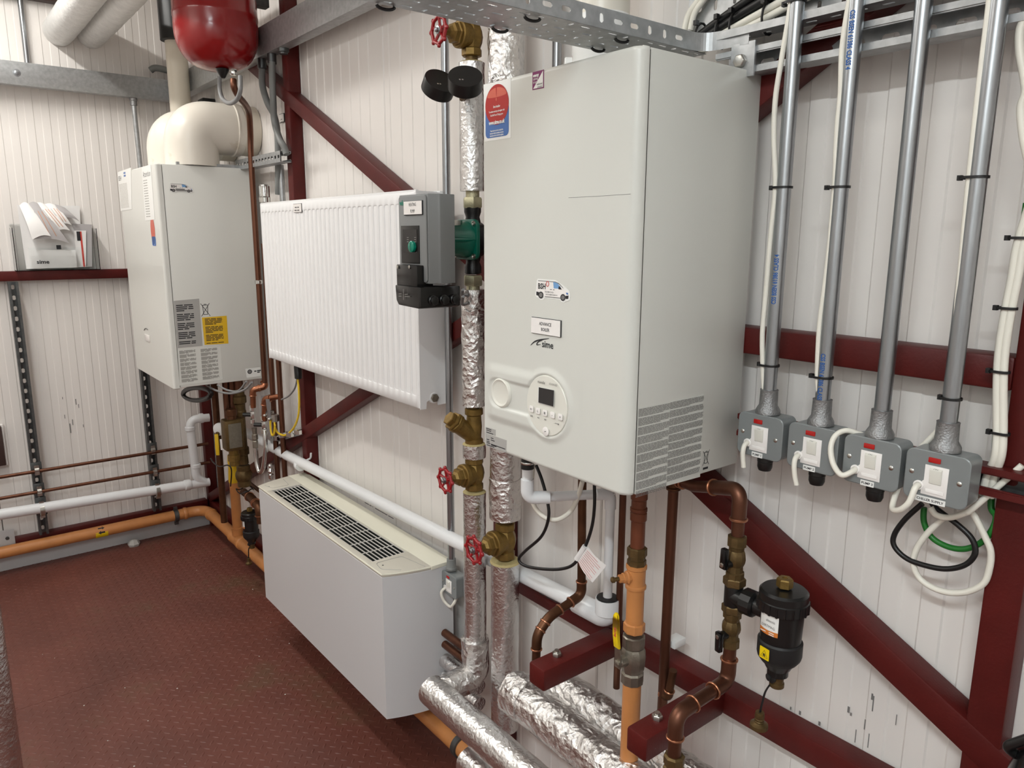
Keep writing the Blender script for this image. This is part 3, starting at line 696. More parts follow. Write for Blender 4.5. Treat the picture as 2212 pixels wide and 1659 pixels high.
# a switch box
FY = -.125; BW, BH = .0865, .0755; BZ = 1.3175
def switch_box(x):
    c = V(x, FY, BZ); t = thing('switch_box', '', 'switch', (x, FY, BZ), 'fused switch boxes under the conduits')
    P = rrect(BW, BH, .011, 6); P2 = rrect(BW-.002, BH-.002, .010, 6)
    m = M(); m.loft([[c+ux*a+uz*b+uy*d for a, b in Q] for Q, d in ((P2, .0415), (P2, .0035))]); mk('back_box', m, 'box_grey', t, sm=30)
    m = M(); P3 = rrect(BW-.003, BH-.003, .0095, 6)
    m.loft([[c+ux*a+uz*b+uy*d for a, b in Q] for Q, d in ((P, .0035), (P, .001), (P3, 0.))]); mk('front_plate', m, 'box_grey', t, sm=30)
    mk('neon', M().prism(rrect(.0165, .0075, .0012), c+V(-.004, 0, .0255), ux, uz, (0, -.0016, 0)), 'neon_red', t, bev=.0005)
    ins = mk('switch_insert', M().prism([(-.018, -.027), (.0165, -.027), (.0165, .0175), (-.0155, .0175), (-.0155, -.006), (-.018, -.0085)], c+V(0, 0, 0), ux, uz, (0, -.0012, 0)), 'switch_white', t, bev=.0004)
    mk('fuse_carrier', M().prism(rrect(.0245, .0052, .0006), c+V(.0005, -.0012, -.0205), ux, uz, (0, -.0009, 0)), 'switch_white', ins, bev=.0003)
    m = M(); R = [c+V(a, -.0012, b) for a, b in ((-.0085, -.0095), (.0085, -.0095), (.0085, .0145), (-.0085, .0145))]; Q = [c+V(a, d, b) for a, d, b in ((-.0075, -.0022, -.0085), (.0075, -.0022, -.0085), (.0075, -.0052, .0122), (-.0075, -.0052, .0122))]
    m.add(R+Q, [(0, 1, 2, 3), (7, 6, 5, 4), (0, 4, 5, 1), (1, 5, 6, 2), (2, 6, 7, 3), (3, 7, 4, 0)]); mk('rocker', m, 'panel_plastic', ins, bev=.0004)
    text('ON', c+V(0, -.0036, .0133), ux, (0, .75, .66), .0042, 'ink_grey', ins, name='on_mark')
    m = M().lathe(c+V(-.022, 0, -.0155), -uy, [(.0072, 0), (.0072, .0018), (.0064, .0024), (.0048, .0024), (.0044, .0010), (0, .0010)], 24); mk('cable_outlet', m, 'switch_white', ins, sm=30)
    for sx, sz in ((-.0335, .003), (.031, -.0005)):
        m = M().lathe(c+V(sx, 0, sz), -uy, [(.0036, 0), (.0036, .0006), (.0026, .0014), (0, .0017)], 16); s = mk('screw', m, 'steel', t)
    return t
SB = []
slab = ('grey metal switch box labelled PUMP 1, next to the newer boiler', 'grey metal switch box second from the newer boiler', 'grey metal switch box with a looped flex, left of CHILLER SUPPLY', 'grey metal switch box labelled CHILLER SUPPLY, far right')
for i, x in enumerate(CX):
    if i == 0: t = switch_box(x)
    else: t = clone(SB[0], (x, FY, BZ))
    t['label'] = slab[i]; SB.append(t)
for i, x in enumerate(CX):
    t = SB[i]; c = V(x, FY, BZ); wd = .021 if i < 3 else .0415; dx = -.002 if i < 3 else -.0045; zz = -.0335 if i < 3 else -.0345
    pl_ = mk('tape_label', M().prism(rrect(wd, .0085, .0006), c+V(dx, 0, zz), ux, uz, (0, -.0003, 0)), 'sticker_white', t)
    text(('PUMP 1', 'PUMP 2', 'PUMP 3', 'CHILLER SUPPLY')[i], c+V(dx, -.0005, zz-.0002), ux, uz, .0052, 'ink', pl_, squeeze=1.05 if i < 3 else .95, bold=.00012)
    if i < 3:
        g = c+V(.0015, .021, -BH/2)
        mk('cable_gland', M().lathe(g, -uz, [(.0115, 0), (.0135, .002), (.0135, .010), (.0128, .011), (.0128, .020), (.0105, .026), (.006, .0275)], 20), 'black_plastic', t, sm=30)
# flex tails from the boxes
def outl(i): return V(CX[i]-.022, FY, BZ-.0155)
q = outl(0); cable('flex_cable', [q+V(0, .004, 0), q+V(0, -.008, -.003), q+V(.0005, -.013, -.014), q+V(.002, -.0135, -.028), q+V(.004, -.013, -.042)], .0042, 'cable_white', 'short cut white flex hanging from the switch nearest the boiler')
q = outl(1); cable('flex_cable', [q+V(0, .004, 0), q+V(0, -.008, -.003), q+V(.001, -.013, -.014), q+V(.004, -.0135, -.032), q+V(.0085, -.013, -.047)], .0042, 'cable_white', 'longer cut white flex hanging from the second switch')
q = outl(2); cable('flex_cable', [q+V(0, .004, 0), q+V(-.001, -.009, -.003), q+V(-.012, -.018, -.009), q+V(-.028, -.015, .004), q+V(-.0375, -.009, .026), q+V(-.037, .000, .045), q+V(-.027, .012, .054), q+V(-.012, .024, .05), q+V(-.004, .032, .046)], .0044, 'cable_white', 'white flex looping from the PUMP 3 outlet round its box side', n=10)
q = outl(3)
cable('flex_cable', [q+V(0, .004, 0), q+V(-.0005, -.009, -.003), Y(1963, 1086, -.141), Y(1942, 1102, -.138), Y(1928, 1098, -.128), Y(1933, 1073, -.112), Y(1944, 1045, -.10), Y(1955, 1016, -.09), Y(1968, 992, -.083), Y(1988, 969, -.079), Y(2012, 945, -.079), Y(2036, 920, -.079)], .0044, 'cable_white', 'printed white flex curving from the CHILLER SUPPLY outlet behind the box', n=10)
# loops hanging under the chiller switch
def pl(px, y): return [Y(a, b, y) for a, b in px]
cable('flex_cable', pl([(1992, 1088), (1955, 1122), (1932, 1155), (1932, 1180), (1958, 1206), (2000, 1222), (2045, 1229), (2085, 1220), (2106, 1196), (2100, 1165), (2072, 1136), (2040, 1112), (2020, 1096), (2012, 1085)], -.06), .0042, 'cable_black', 'black flex loop hanging below the CHILLER SUPPLY switch', n=8)
cable('flex_cable', pl([(2010, 1096), (2022, 1112), (2050, 1118), (2085, 1108), (2105, 1095)], -.075)+[V(3.99, -.06, 1.345)], .0046, 'cable_white', 'short white cable passing under the CHILLER SUPPLY switch', n=8)
cable('flex_cable', pl([(2040, 1118), (2005, 1150), (1981, 1184), (1973, 1215), (1984, 1246), (2012, 1268), (2050, 1280), (2090, 1278), (2125, 1260), (2138, 1225), (2140, 1190), (2128, 1160), (2108, 1120), (2094, 1100)], -.055), .0048, 'cable_white', 'large white cable loop hanging lowest under the CHILLER SUPPLY switch', n=8)
cable('flex_cable', pl([(1996, 1096), (1996, 1128), (2012, 1160), (2045, 1180), (2082, 1186), (2116, 1174), (2140, 1150), (2152, 1118)], -.045)+[V(3.952, -.038, 1.27), V(3.950, -.035, 1.32), V(3.950, -.052, 1.39), V(3.951, -.06, 1.47), V(3.953, -.06, 1.7)], .0045, 'cable_green', 'green earth cable looping below the CHILLER SUPPLY switch', n=8)
# white cables tied to conduits
vc = (('white cable tied along the leftmost conduit', 0, [(1712, -30), (1705, 30), (1688, 130), (1675, 215), (1672, 300), (1675, 405), (1664, 520), (1654, 640), (1647, 720), (1648, 795), (1652, 850), (1657, 868)]),
      ('white cable tied along the blue printed second conduit', 1, [(1842, -25), (1830, 30), (1819, 110), (1816, 200), (1808, 290), (1803, 405), (1793, 520), (1782, 620), (1771, 700), (1766, 800), (1768, 840), (1772, 868)]),
      ('white cable tied along the rightmost conduit', 3, [(2140, -20), (2136, 20), (2125, 110), (2112, 220), (2100, 330), (2094, 386), (2086, 470), (2078, 560), (2068, 660), (2060, 760), (2050, 830), (2046, 866)]))
for lab, i, px in vc:
    cable('riser_cable', [Y(a, b, CY-.006) for a, b in px], .0044, 'cable_white', lab, n=6, group='cables tied to the conduits')
def tie(x, z, y, r, label, extra=.009):
    m = M(); P = [(x-extra+(r+.0008)*math.cos(a) if math.cos(a) < 0 else x+(r+.0008)*math.cos(a), y+(r+.0008)*math.sin(a), z) for a in [2*PI*k/24 for k in range(24)]]
    N = 24; vs = []
    for dz in (-.0018, .0018):
        for p in P: vs.append(V(p)+uz*dz)
    for dz in (-.0018, .0018):
        for p in P: c = V(x-extra/2, y, z); d = (V(p)-c); vs.append(c+d*(1+.0016/d.length)+uz*dz)
    fs = []
    for k in range(N):
        j = (k+1) % N; fs += [(2*N+k, 2*N+j, 3*N+j, 3*N+k), (k, N+k, N+j, j), (N+k, 3*N+k, 3*N+j, N+j), (k, j, 2*N+j, 2*N+k)]
    m.add(vs, fs); m.box(x-extra-r-.004, x-extra-r+.0015, y-.006, y+.001, z-.0035, z+.0035)
    return mk('cable_tie', m, 'tie_black', label=label, cat='cable tie', group='ties on the conduits', loc=(x, y, z))
for i, py, lab in ((0, 12, 'black cable tie at the top of the leftmost conduit'), (0, 405, 'black cable tie half way up the leftmost conduit'), (0, 793, 'black cable tie low on the leftmost conduit'), (1, 405, 'black cable tie half way up the second conduit'), (1, 818, 'black cable tie low on the second conduit'), (3, 384, 'black cable tie half way up the CHILLER SUPPLY conduit'), (3, 866, 'black cable tie low on the CHILLER SUPPLY conduit')):
    px = (1690, 1800, 1900, 2090)[i]; tie(CX[i], Y(px, py, CY).z, CY, .0116, lab, .001 if py > 860 else .0085)
# pair of cables at the far right
for k, lab in enumerate(('left of two cream cables tied together at the right edge', 'right of two cream cables tied together at the right edge')):
    o = k*13
    cable('riser_cable', [Y(a, b, -.072) for a, b in ((2245-o*.3, 380), (2200+o, 520), (2186+o, 600), (2170+o, 680), (2158+o, 760), (2154+o, 830), (2154+o, 930), (2150+o, 985))]+[Y(2132+o*1.2, 1030, -.062), Y(2120+o*1.5, 1075, -.06)], .0055, 'cable_white', lab, group='cream cables at the right edge')
cable('riser_cable', [Y(a, b, -.085) for a, b in ((2225, 20), (2205, 60), (2203, 110), (2212, 160), (2216, 200), (2206, 235), (2212, 300), (2230, 380))], .0055, 'cable_white', 'cream cable bulging into view at the top right edge')
for py, lab in ((514, 'topmost'), (666, 'second'), (803, 'third'), (936, 'lowest')):
    px = {514: 2204, 666: 2178, 803: 2162, 936: 2162}[py]; q = Y(px, py, -.072)
    tie(q.x+.003, q.z, -.072, .0062, f'{lab} black tie on the cream cables at the right edge', .010)
# ------------------------------------------------------------------ radiator
RX0, RX1, RF, RB, RZ0, RZ1 = 1.395, 2.545, -.15, -.058, 1.170, 1.772
ra = thing('panel_radiator', 'white fluted panel radiator hung on the wall beside the pump', 'radiator', (1.97, RB, RZ0))
nf = 34; pit = (RX1-RX0-.02)/nf; vs = []; zs = [RZ0, RZ0+.004, RZ0+.034, RZ0+.036, RZ0+.040, RZ0+.046, RZ0+.056, (RZ0+RZ1)/2, RZ1-.050, RZ1-.042, RZ1-.036, RZ1-.032, RZ1-.030, RZ1-.004, RZ1]
xs = [RX0]+[RX0+.01+pit*k/8 for k in range(nf*8+1)]+[RX1]
for z in zs:
    e = min(z-RZ0-.034, RZ1-.030-z); k = sst(e/.012) if e > 0 else 0
    for x in xs:
        t = ((x-RX0-.01)/pit) % 1.; d = 0
        if RX0+.01 < x < RX1-.01: d = .0125*sst((.5-abs(t-.5)-.14)/.2)
        y = RF+d*k
        if z in (RZ0, RZ1) or x in (RX0, RX1): y = RF+.004
        vs.append((x, y, z))
N = len(xs); fs = [(j*N+i, j*N+i+1, (j+1)*N+i+1, (j+1)*N+i) for j in range(len(zs)-1) for i in range(N-1)]
mk('front_panel', M().add(vs, fs), 'rad_white', ra, sm=60)
mk('rear_panel', M().box(RX0+.004, RX1-.006, RB-.012, RB, RZ0+.01, RZ1-.015), 'rad_white', ra, bev=.003)
m = M().box(RX0+.003, RX1-.003, RF+.002, RF+.01, RZ0+.002, RZ1-.002); mk('panel_edge', m, 'rad_white', ra)
sp = [(RF+.002, RZ0-.002), (RF+.022, RZ0-.002), (RF+.024, RZ0+.018), (RF+.04, RZ0+.027), (RF+.058, RZ0+.018), (RF+.062, RZ0+.004), (RB+.004, RZ0+.006), (RB+.004, RZ1-.002), (RF+.002, RZ1+.002)]
mk('side_cover', M().prism([(a, b) for a, b in sp], (RX1-.001, 0, 0), uy, uz, (.0025, 0, 0)), 'rad_white', ra)
mk('side_cover', M().prism([(a, b) for a, b in sp], (RX0-.0015, 0, 0), uy, uz, (.0025, 0, 0)), 'rad_white', ra)
m = M(); 
for k in range(30):
    x0 = RX0+.004+(RX1-RX0-.008)*k/30; x1 = RX0+.004+(RX1-RX0-.008)*(k+.72)/30
    m.box(x0, x1, RF+.008, RB-.004, RZ1-.001, RZ1+.0022)
m.box(RX0+.002, RX1-.001, RF+.003, RF+.012, RZ1-.003, RZ1+.004); m.box(RX0+.002, RX1-.001, RB-.012, RB, RZ1-.003, RZ1+.004)
mk('top_grille', m, 'rad_white', ra, bev=.0008)
q = X(938, 859, RX1+.0015)
m = M().lathe((RX1-.01, q.y, q.z), ux, [(.0165, 0), (.0165, .010), (.015, .013)], 24); mk('plug_boss', m, 'rad_white', ra)
mk('blanking_plug', bolt(M(), (RX1+.003, q.y, q.z), ux, .0125, .006), 'nickel', ra)
A, B = Y(634, 441, RF-.001), Y(652, 458, RF-.001)
lp_ = mk('name_label', M().box(A.x, B.x, RF-.0025, RF-.0002, B.z, A.z), 'switch_white', ra)
mk('label_edge', M().box(A.x-.001, B.x+.0015, RF-.0015, RF-.0001, B.z-.001, A.z+.001), 'ink', lp_)
lines([(.014, .032, -.012), (.036, .05, -.012), (.010, .03, -.022), (.034, .052, -.022)], (A.x, RF-.0028, A.z), ux, uz, 'ink_grey', lp_, h=.0045)
q = Y(572, 428, -.1)
t = thing('radiator_valve', 'chrome thermostatic valve head behind the radiator corner', 'valve', (q.x, q.y, q.z))
mk('head', M().lathe((q.x, q.y, q.z-.02), uz, [(.016, 0), (.022, .004), (.0225, .022), (.018, .026), (.018, .068), (.0165, .072), (.008, .0735)], 24), 'chrome', t, sm=30)
m = M()
for k in range(8):
    a = 2*PI*k/8; m.box(q.x+.0185*math.cos(a)-.002, q.x+.0185*math.cos(a)+.002, q.y+.0185*math.sin(a)-.002, q.y+.0185*math.sin(a)+.002, q.z+.002, q.z+.046)
mk('grip_rib', m, 'chrome', t); mk('tail', M().cyl((q.x, q.y, q.z-.02), (q.x, q.y, q.z-.08), .009, 12), 'chrome', t)

# ------------------------------------------------------------------ fan coil unit
FX0, FX1, FFy, FB, FZ0, FZ1 = 1.456, 2.549, -.262, -.046, .205, .684
fc = thing('fan_coil', 'low pale grey fan coil cabinet with louvred top', 'heater', (2.0, FB, FZ0))
def fplan(d=0., zfr=0.):
    P = [(FX0+d, FB), (FX1-d, FB)]; 
    for k in range(1, 13):
        t = k/12; P.append((FX1-d-.048*t**2.2, FB+(FFy-FB+d+zfr)*t))
    for k in range(12, 0, -1):
        t = k/12; P.append((FX0+d+.048*t**2.2, FB+(FFy-FB+d+zfr)*t))
    return P
m = M(); m.loft([[V(a, b, z) for a, b in fplan(d)] for d, z in ((.004, FZ0), (0, FZ0+.003), (0, FZ0+.006), (0, FZ1-.017), (0, FZ1-.014), (.0015, FZ1-.012))], caps=False); m.add([V(a, b, FZ0) for a, b in fplan(.004)], [tuple(range(len(fplan())))]); mk('cabinet', m, 'fancoil_grey', fc, sm=24)
# grille opening corners on the top
gz = FZ1
GA, GB, GC, GD = Z(588, 1059, gz), Z(649, 1046, gz), Z(878, 1191, gz), Z(806, 1211, gz)
gx0, gx1, gy0, gy1 = (GA.x+GB.x)/2, (GC.x+GD.x)/2, (GA.y+GD.y)/2, (GB.y+GC.y)/2
m = M(); P = fplan(0)
def clipx(P, lo, hi): return [(min(max(a, lo), hi), b) for a, b in P]
zt = FZ1-.012
def slab_(poly, mt, nm, z0, z1, par=fc, bev=.0012):
    m = M(); m.prism(poly, (0, 0, z0), ux, uy, (0, 0, z1-z0)); return mk(nm, m, mt, par, bev=bev, sm=30)
slab_([(FX0, gy1+.004), (FX1, gy1+.004), (FX1, FB), (FX0, FB)], 'fancoil_ivory', 'top_rear_strip', zt, FZ1)
def arc(x_end, s):      # end caps between grille and the curved end
    P = []
    for k in range(13):
        t = k/12; yv = (gy1+.004)+(FFy-(gy1+.004))*t; tt = (yv-FB)/(FFy-FB); P.append(((FX1-.048*tt**2.2) if s > 0 else (FX0+.048*tt**2.2), yv))
    return P
R_ = arc(FX1, 1); L_ = arc(FX0, -1)
slab_([(gx1+.004, gy1+.004)]+R_+[(gx1+.004, FFy)], 'fancoil_top', 'end_cap', zt, FZ1)
slab_([(gx0-.004, gy1+.004)]+L_+[(gx0-.004, FFy)], 'fancoil_top', 'end_cap', zt, FZ1)
slab_([(gx0-.004, FFy), (gx1+.004, FFy), (gx1+.004, gy0-.003), (gx0-.004, gy0-.003)], 'fancoil_top', 'top_front_strip', zt, FZ1)
mk('front_lip', M().tube([V(a, b, FZ1-.004) for a, b in ([(p[0], p[1]) for p in L_]+[(p[0], p[1]) for p in reversed(R_)])], .003, 8), 'fancoil_ivory', fc)
m = M(); zr = zt-.05; ga, gb, gc, gd = V(gx0-.003, gy0-.003, 0), V(gx1+.003, gy0-.003, 0), V(gx1+.003, gy1+.003, 0), V(gx0-.003, gy1+.003, 0)
for e, f_ in ((ga, gb), (gb, gc), (gc, gd), (gd, ga)): m.quad(e+uz*zr, f_+uz*zr, f_+uz*(zt+.002), e+uz*(zt+.002))
m.quad(ga+uz*zr, gb+uz*zr, gc+uz*zr, gd+uz*zr); mk('grille_recess', m, 'recess_shade', fc)  # added open box, its dark colour stands in for shade inside the cabinet
ns = 8
for k in range(ns+1):
    y = gy0+(gy1-gy0)*k/ns; m = M().bar((gx0-.003, y, FZ1-.005), (gx1+.003, y, FZ1-.005), .0028, .0024)
    mk('louvre_slat', m, 'louvre', fc)
nb_ = 10
for k in range(1, nb_):
    x = gx0+(gx1-gx0)*k/nb_; mk('cross_bar', M().box(x-.0016, x+.0016, gy0, gy1, FZ1-.0085, FZ1-.0065), 'louvre', fc)
for x in (gx0-.002, gx1+.002): mk('cross_bar', M().box(x-.002, x+.002, gy0, gy1, FZ1-.0085, FZ1-.001), 'louvre', fc)
def groove(pts, par, r=.0011):
    return mk('flap_outline', M().tube(fillet(pts, .012, 5), r, 5), 'ink_faint', par)
z = FZ1+.0001
groove([(FX1-.012, gy1-.012, z), (gx1+.024, gy1-.03, z), (gx1+.02, FFy+.02, z), (FX1-.075, FFy+.012, z), (FX1-.035, gy1-.08, z)], fc)
groove([(FX0+.03, gy1-.03, z), (gx0-.02, gy1-.04, z), (gx0-.02, FFy+.03, z), (FX0+.06, FFy+.02, z)], fc)
for px, py in ((827, 1221), (581, 1051)):
    q = Z(px, py, FZ1); mk('screw_hole', M().lathe((q.x, q.y, FZ1-.001), uz, [(.003, 0), (.003, .0013), (0, .0013)], 10), 'ink', fc)

# ------------------------------------------------------------------ foil wrapped risers with valves
def foiltube(pts, r, jit=.0011, seg=26, step=.012, jsc=45.):
    pts = [V(p) for p in pts]; P = []
    for a, b in zip(pts, pts[1:]):
        n = max(1, int((b-a).length/step)); P += [a+(b-a)*k/n for k in range(n)]
    P.append(pts[-1]); m = M().tube(P, r, seg, jit=jit, jsc=jsc); return m
R1, R2 = V(2.783, -.13, 0), V(2.916, -.13, 0); RA, RBd = .0305, .0385
def at(p, z): return V(p.x, p.y, z)
r1 = thing('foil_riser', 'slimmer foil insulated riser carrying the green pump', 'pipe', at(R1, .47))
for a, b, nm, mt in ((.45, .985, 'insulation', 'foil'), (1.082, 1.118, 'insulation', 'foil'), (1.222, 1.522, 'insulation', 'foil_crumpled'), (1.762, 2.058, 'insulation', 'foil'), (2.175, HT, 'insulation', 'foil')):
    mk(nm, foiltube([at(R1, a), at(R1, b)], RA, .0012 if mt == 'foil' else .0026), mt, r1, sm=70)
for z in (.988, 1.12, 2.06): mk('cut_foam', M().lathe(at(R1, z-.004), uz, [(RA-.003, 0), (RA+.0004, .002), (RA-.005, .005), (.02, .006)], 24), 'foam', r1)
mk('pipe', M().cyl(at(R1, .9), at(R1, 1.24), .0148, 16), 'brass_dark', r1); mk('pipe', M().cyl(at(R1, 2.0), at(R1, 2.3), .0148, 16), 'brass_dark', r1)
r2 = thing('foil_riser', 'thicker foil insulated riser next to the newer boiler', 'pipe', at(R2, .4))
for a, b, mt, rr in ((.36, .835, 'foil', .0365), (.955, 1.06, 'foil_crumpled', .0405), (1.06, 1.9, 'foil', RBd), (1.9, HT, 'foil_crumpled', .041)):
    mk('insulation', foiltube([at(R2, a), at(R2, b)], rr, .0014 if mt == 'foil' else .0028), mt, r2, sm=70)
mk('cut_foam', M().lathe(at(R2, .832), uz, [(.034, 0), (.039, .003), (.036, .008), (.02, .009)], 24), 'foam', r2)
mk('pipe', M().cyl(at(R2, .8), at(R2, 1.0), .018, 16), 'brass_dark', r2)
def gate_valve(c, label, mtw='wheel_red'):
    c = V(c); t = thing('gate_valve', label, 'valve', c, 'red handwheel gate valves')
    m = M().lathe(c-uz*.045, uz, [(.0215, 0), (.0245, .002), (.0245, .016), (.021, .019), (.026, .032), (.028, .045), (.026, .058), (.021, .071), (.0245, .074), (.0245, .088), (.0215, .09)], 8, PI/8)
    m.lathe(c, -uy, [(.022, 0), (.0275, .012), (.0285, .026), (.031, .028), (.031, .038), (.028, .040)], 24); mk('body', m, 'brass', t, sm=25)
    mk('bonnet', M().lathe(c-uy*.04, -uy, [(.027, 0), (.027, .004), (.0235, .006), (.0235, .016), (.0165, .019), (.0115, .025), (.0105, .034), (.0065, .036), (.0055, .058)], 6), 'brass', t, sm=20)
    wc = c-uy*.092; R = .0285
    pts = [wc+ux*(R*(1+.035*math.cos(8*a)))*math.cos(a)+uz*(R*(1+.035*math.cos(8*a)))*math.sin(a) for a in [2*PI*k/48 for k in range(48)]]
    m = M().tube(pts, .0042, 8, closed=True)
    for k in range(8):
        a = 2*PI*k/8; p = wc+ux*R*1.16*math.cos(a)+uz*R*1.16*math.sin(a); m.lathe(p-uy*-.004, -uy, [(.002, 0), (.0052, .002), (.0052, .006), (.002, .008)], 10)
    wh = mk('handwheel', m, mtw, t, sm=60)
    m = M()
    for k in range(5):
        a = 2*PI*k/5+.3; m.tube([wc+ux*.008*math.cos(a)+uz*.008*math.sin(a)+uy*.004, wc+ux*R*math.cos(a)+uz*R*math.sin(a)], .0036, 6)
    m.lathe(wc+uy*.008, -uy, [(.010, 0), (.011, .004), (.011, .009), (.007, .011)], 16); mk('spokes', m, mtw, wh, sm=50)
    mk('spindle_nut', M().lathe(wc-uy*.002, -uy, [(.009, 0), (.009, .002), (.0055, .0025), (.0055, .007), (.003, .009)], 12), 'galv_bright', wh)
    return t
g1 = gate_valve(at(R1, 1.037), 'brass gate valve with red handwheel low on the slimmer foil riser')
clone(g1, at(R1, 2.117), 'brass gate valve with red handwheel at the top under the tray')
clone(g1, at(R2, .893), 'brass gate valve with red handwheel on the thicker foil riser', scale=1.06)
# Y strainer
c = at(R1, 1.165); t = thing('strainer', 'brass Y strainer with hexagon cap on the slimmer foil riser', 'valve', c)
mk('body', M().lathe(c-uz*.048, uz, [(.021, 0), (.024, .002), (.024, .014), (.019, .018), (.021, .05), (.019, .078), (.024, .082), (.024, .096), (.021, .098)], 16), 'brass', t, sm=25)
ax = V(-.10, -.74, .62).normalized(); b0 = c-uz*.028
mk('branch', M().lathe(b0, ax, [(.020, 0), (.0215, .03), (.0225, .06), (.0255, .062), (.0255, .072), (.023, .074)], 22), 'brass', t, sm=25)
mk('cap', M().lathe(b0+ax*.074, ax, [(.026, 0), (.027, .004), (.025, .008), (.0195, .0085), (.0195, .02), (.0175, .022)], 6), 'brass', t, sm=20)
# pump
c = at(R1, 1.645)
pu = thing('pump', 'green and grey electronic heating pump with black terminal box', 'pump', c)
mk('volute', M().lathe(c-uz*.085, uz, [(.017, 0), (.021, .002), (.021, .018), (.017, .03), (.022, .05), (.034, .065), (.038, .085), (.034, .105), (.022, .12), (.017, .14), (.021, .152), (.021, .168), (.017, .17)], 20), 'cast_black', pu)
m = M().lathe(c+uy*.02, -uy, [(.03, 0), (.044, .004), (.044, .03)], 28); mk('volute_flange', m, 'cast_black', pu)
for z, nm in ((1.545, 'a'), (1.735, 'b')):
    mk('union_nut', M().lathe(at(R1, z-.014), uz, [(.0225, 0), (.025, .003), (.025, .022), (.0225, .026)], 6), 'zinc_nut', pu)
mk('union_tail', M().cyl(at(R1, 1.518), at(R1, 1.54), .017, 16), 'zinc_nut', pu)
mk('union_tail', M().cyl(at(R1, 1.745), at(R1, 1.765), .017, 16), 'zinc_nut', pu)
fl_ = M().prism(rrect(.098, .098, .018, 6), c-uy*.012, ux, uz, (0, -.012, 0)); mo = mk('motor_flange', fl_, 'pump_green', pu, bev=.003)
mk('motor', M().lathe(c-uy*.02, -uy, [(.046, 0), (.044, .02), (.040, .03), (.038, .088)], 28), 'pump_green', pu)
for sx in (-1, 1):
    for sz in (-1, 1): mk('motor_screw', M().lathe(c+V(sx*.039, -.024, sz*.039), -uy, [(.006, 0), (.006, .004), (.0035, .0045), (.0035, .002)], 12), 'steel', mo)
mk('motor_rib', M().tube([c+V(.040, -.02, 0), c+V(.037, -.1, 0)], .006, 8), 'pump_green', pu)
m = M().lathe(c+V(.0, -.058, .030), uz, [(.010, 0), (.022, .004), (.022, .016), (.0, .017)], 20); mk('drain_collar', m, 'steel', pu)
hx0, hx1, hz0, hz1 = 2.711, 2.862, 1.545, 1.748
m = M(); prof = [(hx0, -.234), (hx1-.004, -.234), (hx1-.002, -.276), (hx1-.006, -.281), (hx1-.012, -.302), (hx0+.012, -.302), (hx0+.006, -.281), (hx0+.002, -.276)]
m.prism(prof, (0, 0, hz0), ux, uy, (0, 0, hz1-hz0)); mk('control_housing', m, 'pump_grey', pu, bev=.002, sm=25)
mk('housing_front', M().prism(rrect(.122, hz1-hz0-.006, .008), ((hx0+hx1)/2, -.302, (hz0+hz1)/2), ux, uz, (0, -.004, 0)), 'pump_grey', pu, bev=.0015)
K6 = 220/1217
def z7(a, b): return (840+a*K6, 400+b*K6)
def PP(a, b, off=0.): return Y(*z7(a, b), -.3065-off)
ctl = M(); A, B = PP(150, 485), PP(372, 940); mk('control_face', M().box(A.x, B.x, -.3085, -.306, B.z, A.z), 'black_plastic', pu, bev=.0008)
A, B = PP(180, 530), PP(352, 810); cf = mk('dial_panel', M().box(A.x, B.x, -.3095, -.3083, B.z, A.z), 'black_gloss', pu)
q = PP(285, 735, .004); mk('dial', M().lathe((q.x, -.3095, q.z), -uy, [(.013, 0), (.013, .006), (.011, .0075), (0, .0085)], 28), 'dial_green', pu)
lines([(-.0012, .0012, 0)], (q.x, -.3182, q.z), ux, uz, 'pump_green', pu, h=.018)
for a, b in ((240, 650), (328, 650)):
    q = PP(a, b); lines([(-.004, .004, .005), (-.004, .004, -.005), (-.004, .004, 0)], (q.x, -.3098, q.z), ux, uz, 'ink_faint', pu, h=.0008)
q = PP(295, 268); A, B = PP(188, 198), PP(405, 345)
hp = mk('name_label', M().box(A.x, B.x, -.3095, -.3065, B.z, A.z), 'switch_white', pu); mk('label_edge', M().box(A.x-.0008, B.x+.0016, -.3085, -.3064, B.z-.0016, A.z+.0008), 'ink', hp)
cx_, cz_ = (A.x+B.x)/2, (A.z+B.z)/2
text('HEATING', (cx_, -.3098, cz_+.007), ux, uz, .011, 'ink', hp, squeeze=.7); text('PUMP', (cx_, -.3098, cz_-.008), ux, uz, .011, 'ink', hp, squeeze=.7)
q = PP(150, 215); text('wilo', (q.x+.003, -.3068, q.z), ux, uz, .017, 'dial_green', pu, squeeze=.8, bold=.0004)
A, B = Y(*z7(85, 945), -.325), Y(*z7(262, 1190), -.325)
tb = mk('terminal_cover', M().box(A.x, B.x+.028, -.325, -.28, B.z-.01, A.z), 'black_gloss', pu, bev=.003)
for a in (105, 245):
    q = Y(*z7(a, 978), -.326); mk('cover_screw', M().lathe(q, -uy, [(.0042, 0), (.0042, .001), (.002, .0018)], 10), 'steel', tb)
A, B = Y(*z7(72, 1190), -.33), Y(*z7(350, 1480), -.33)
m = M(); ex = .012; tz0, tz1 = B.z, A.z
m.prism([(A.x, tz1), (B.x+ex, tz1), (B.x+ex, tz0+.003), (B.x+ex-.01, tz0), (A.x+.014, tz0+.003), (A.x+.004, tz0+.014)], (0, -.33, 0), ux, uz, (0, .11, 0)); tm = mk('terminal_box', m, 'black_gloss', pu, bev=.003)
gx_ = B.x+ex
for k, y in enumerate((-.298, -.268, -.238)):
    q = V(gx_, y, (tz0+tz1)/2-.006); mk('gland', M().lathe(q, ux, [(.0125, 0), (.0125, .004), (.0105, .006), (.0105, .011), (.007, .013)], 10), 'black_plastic', tm)
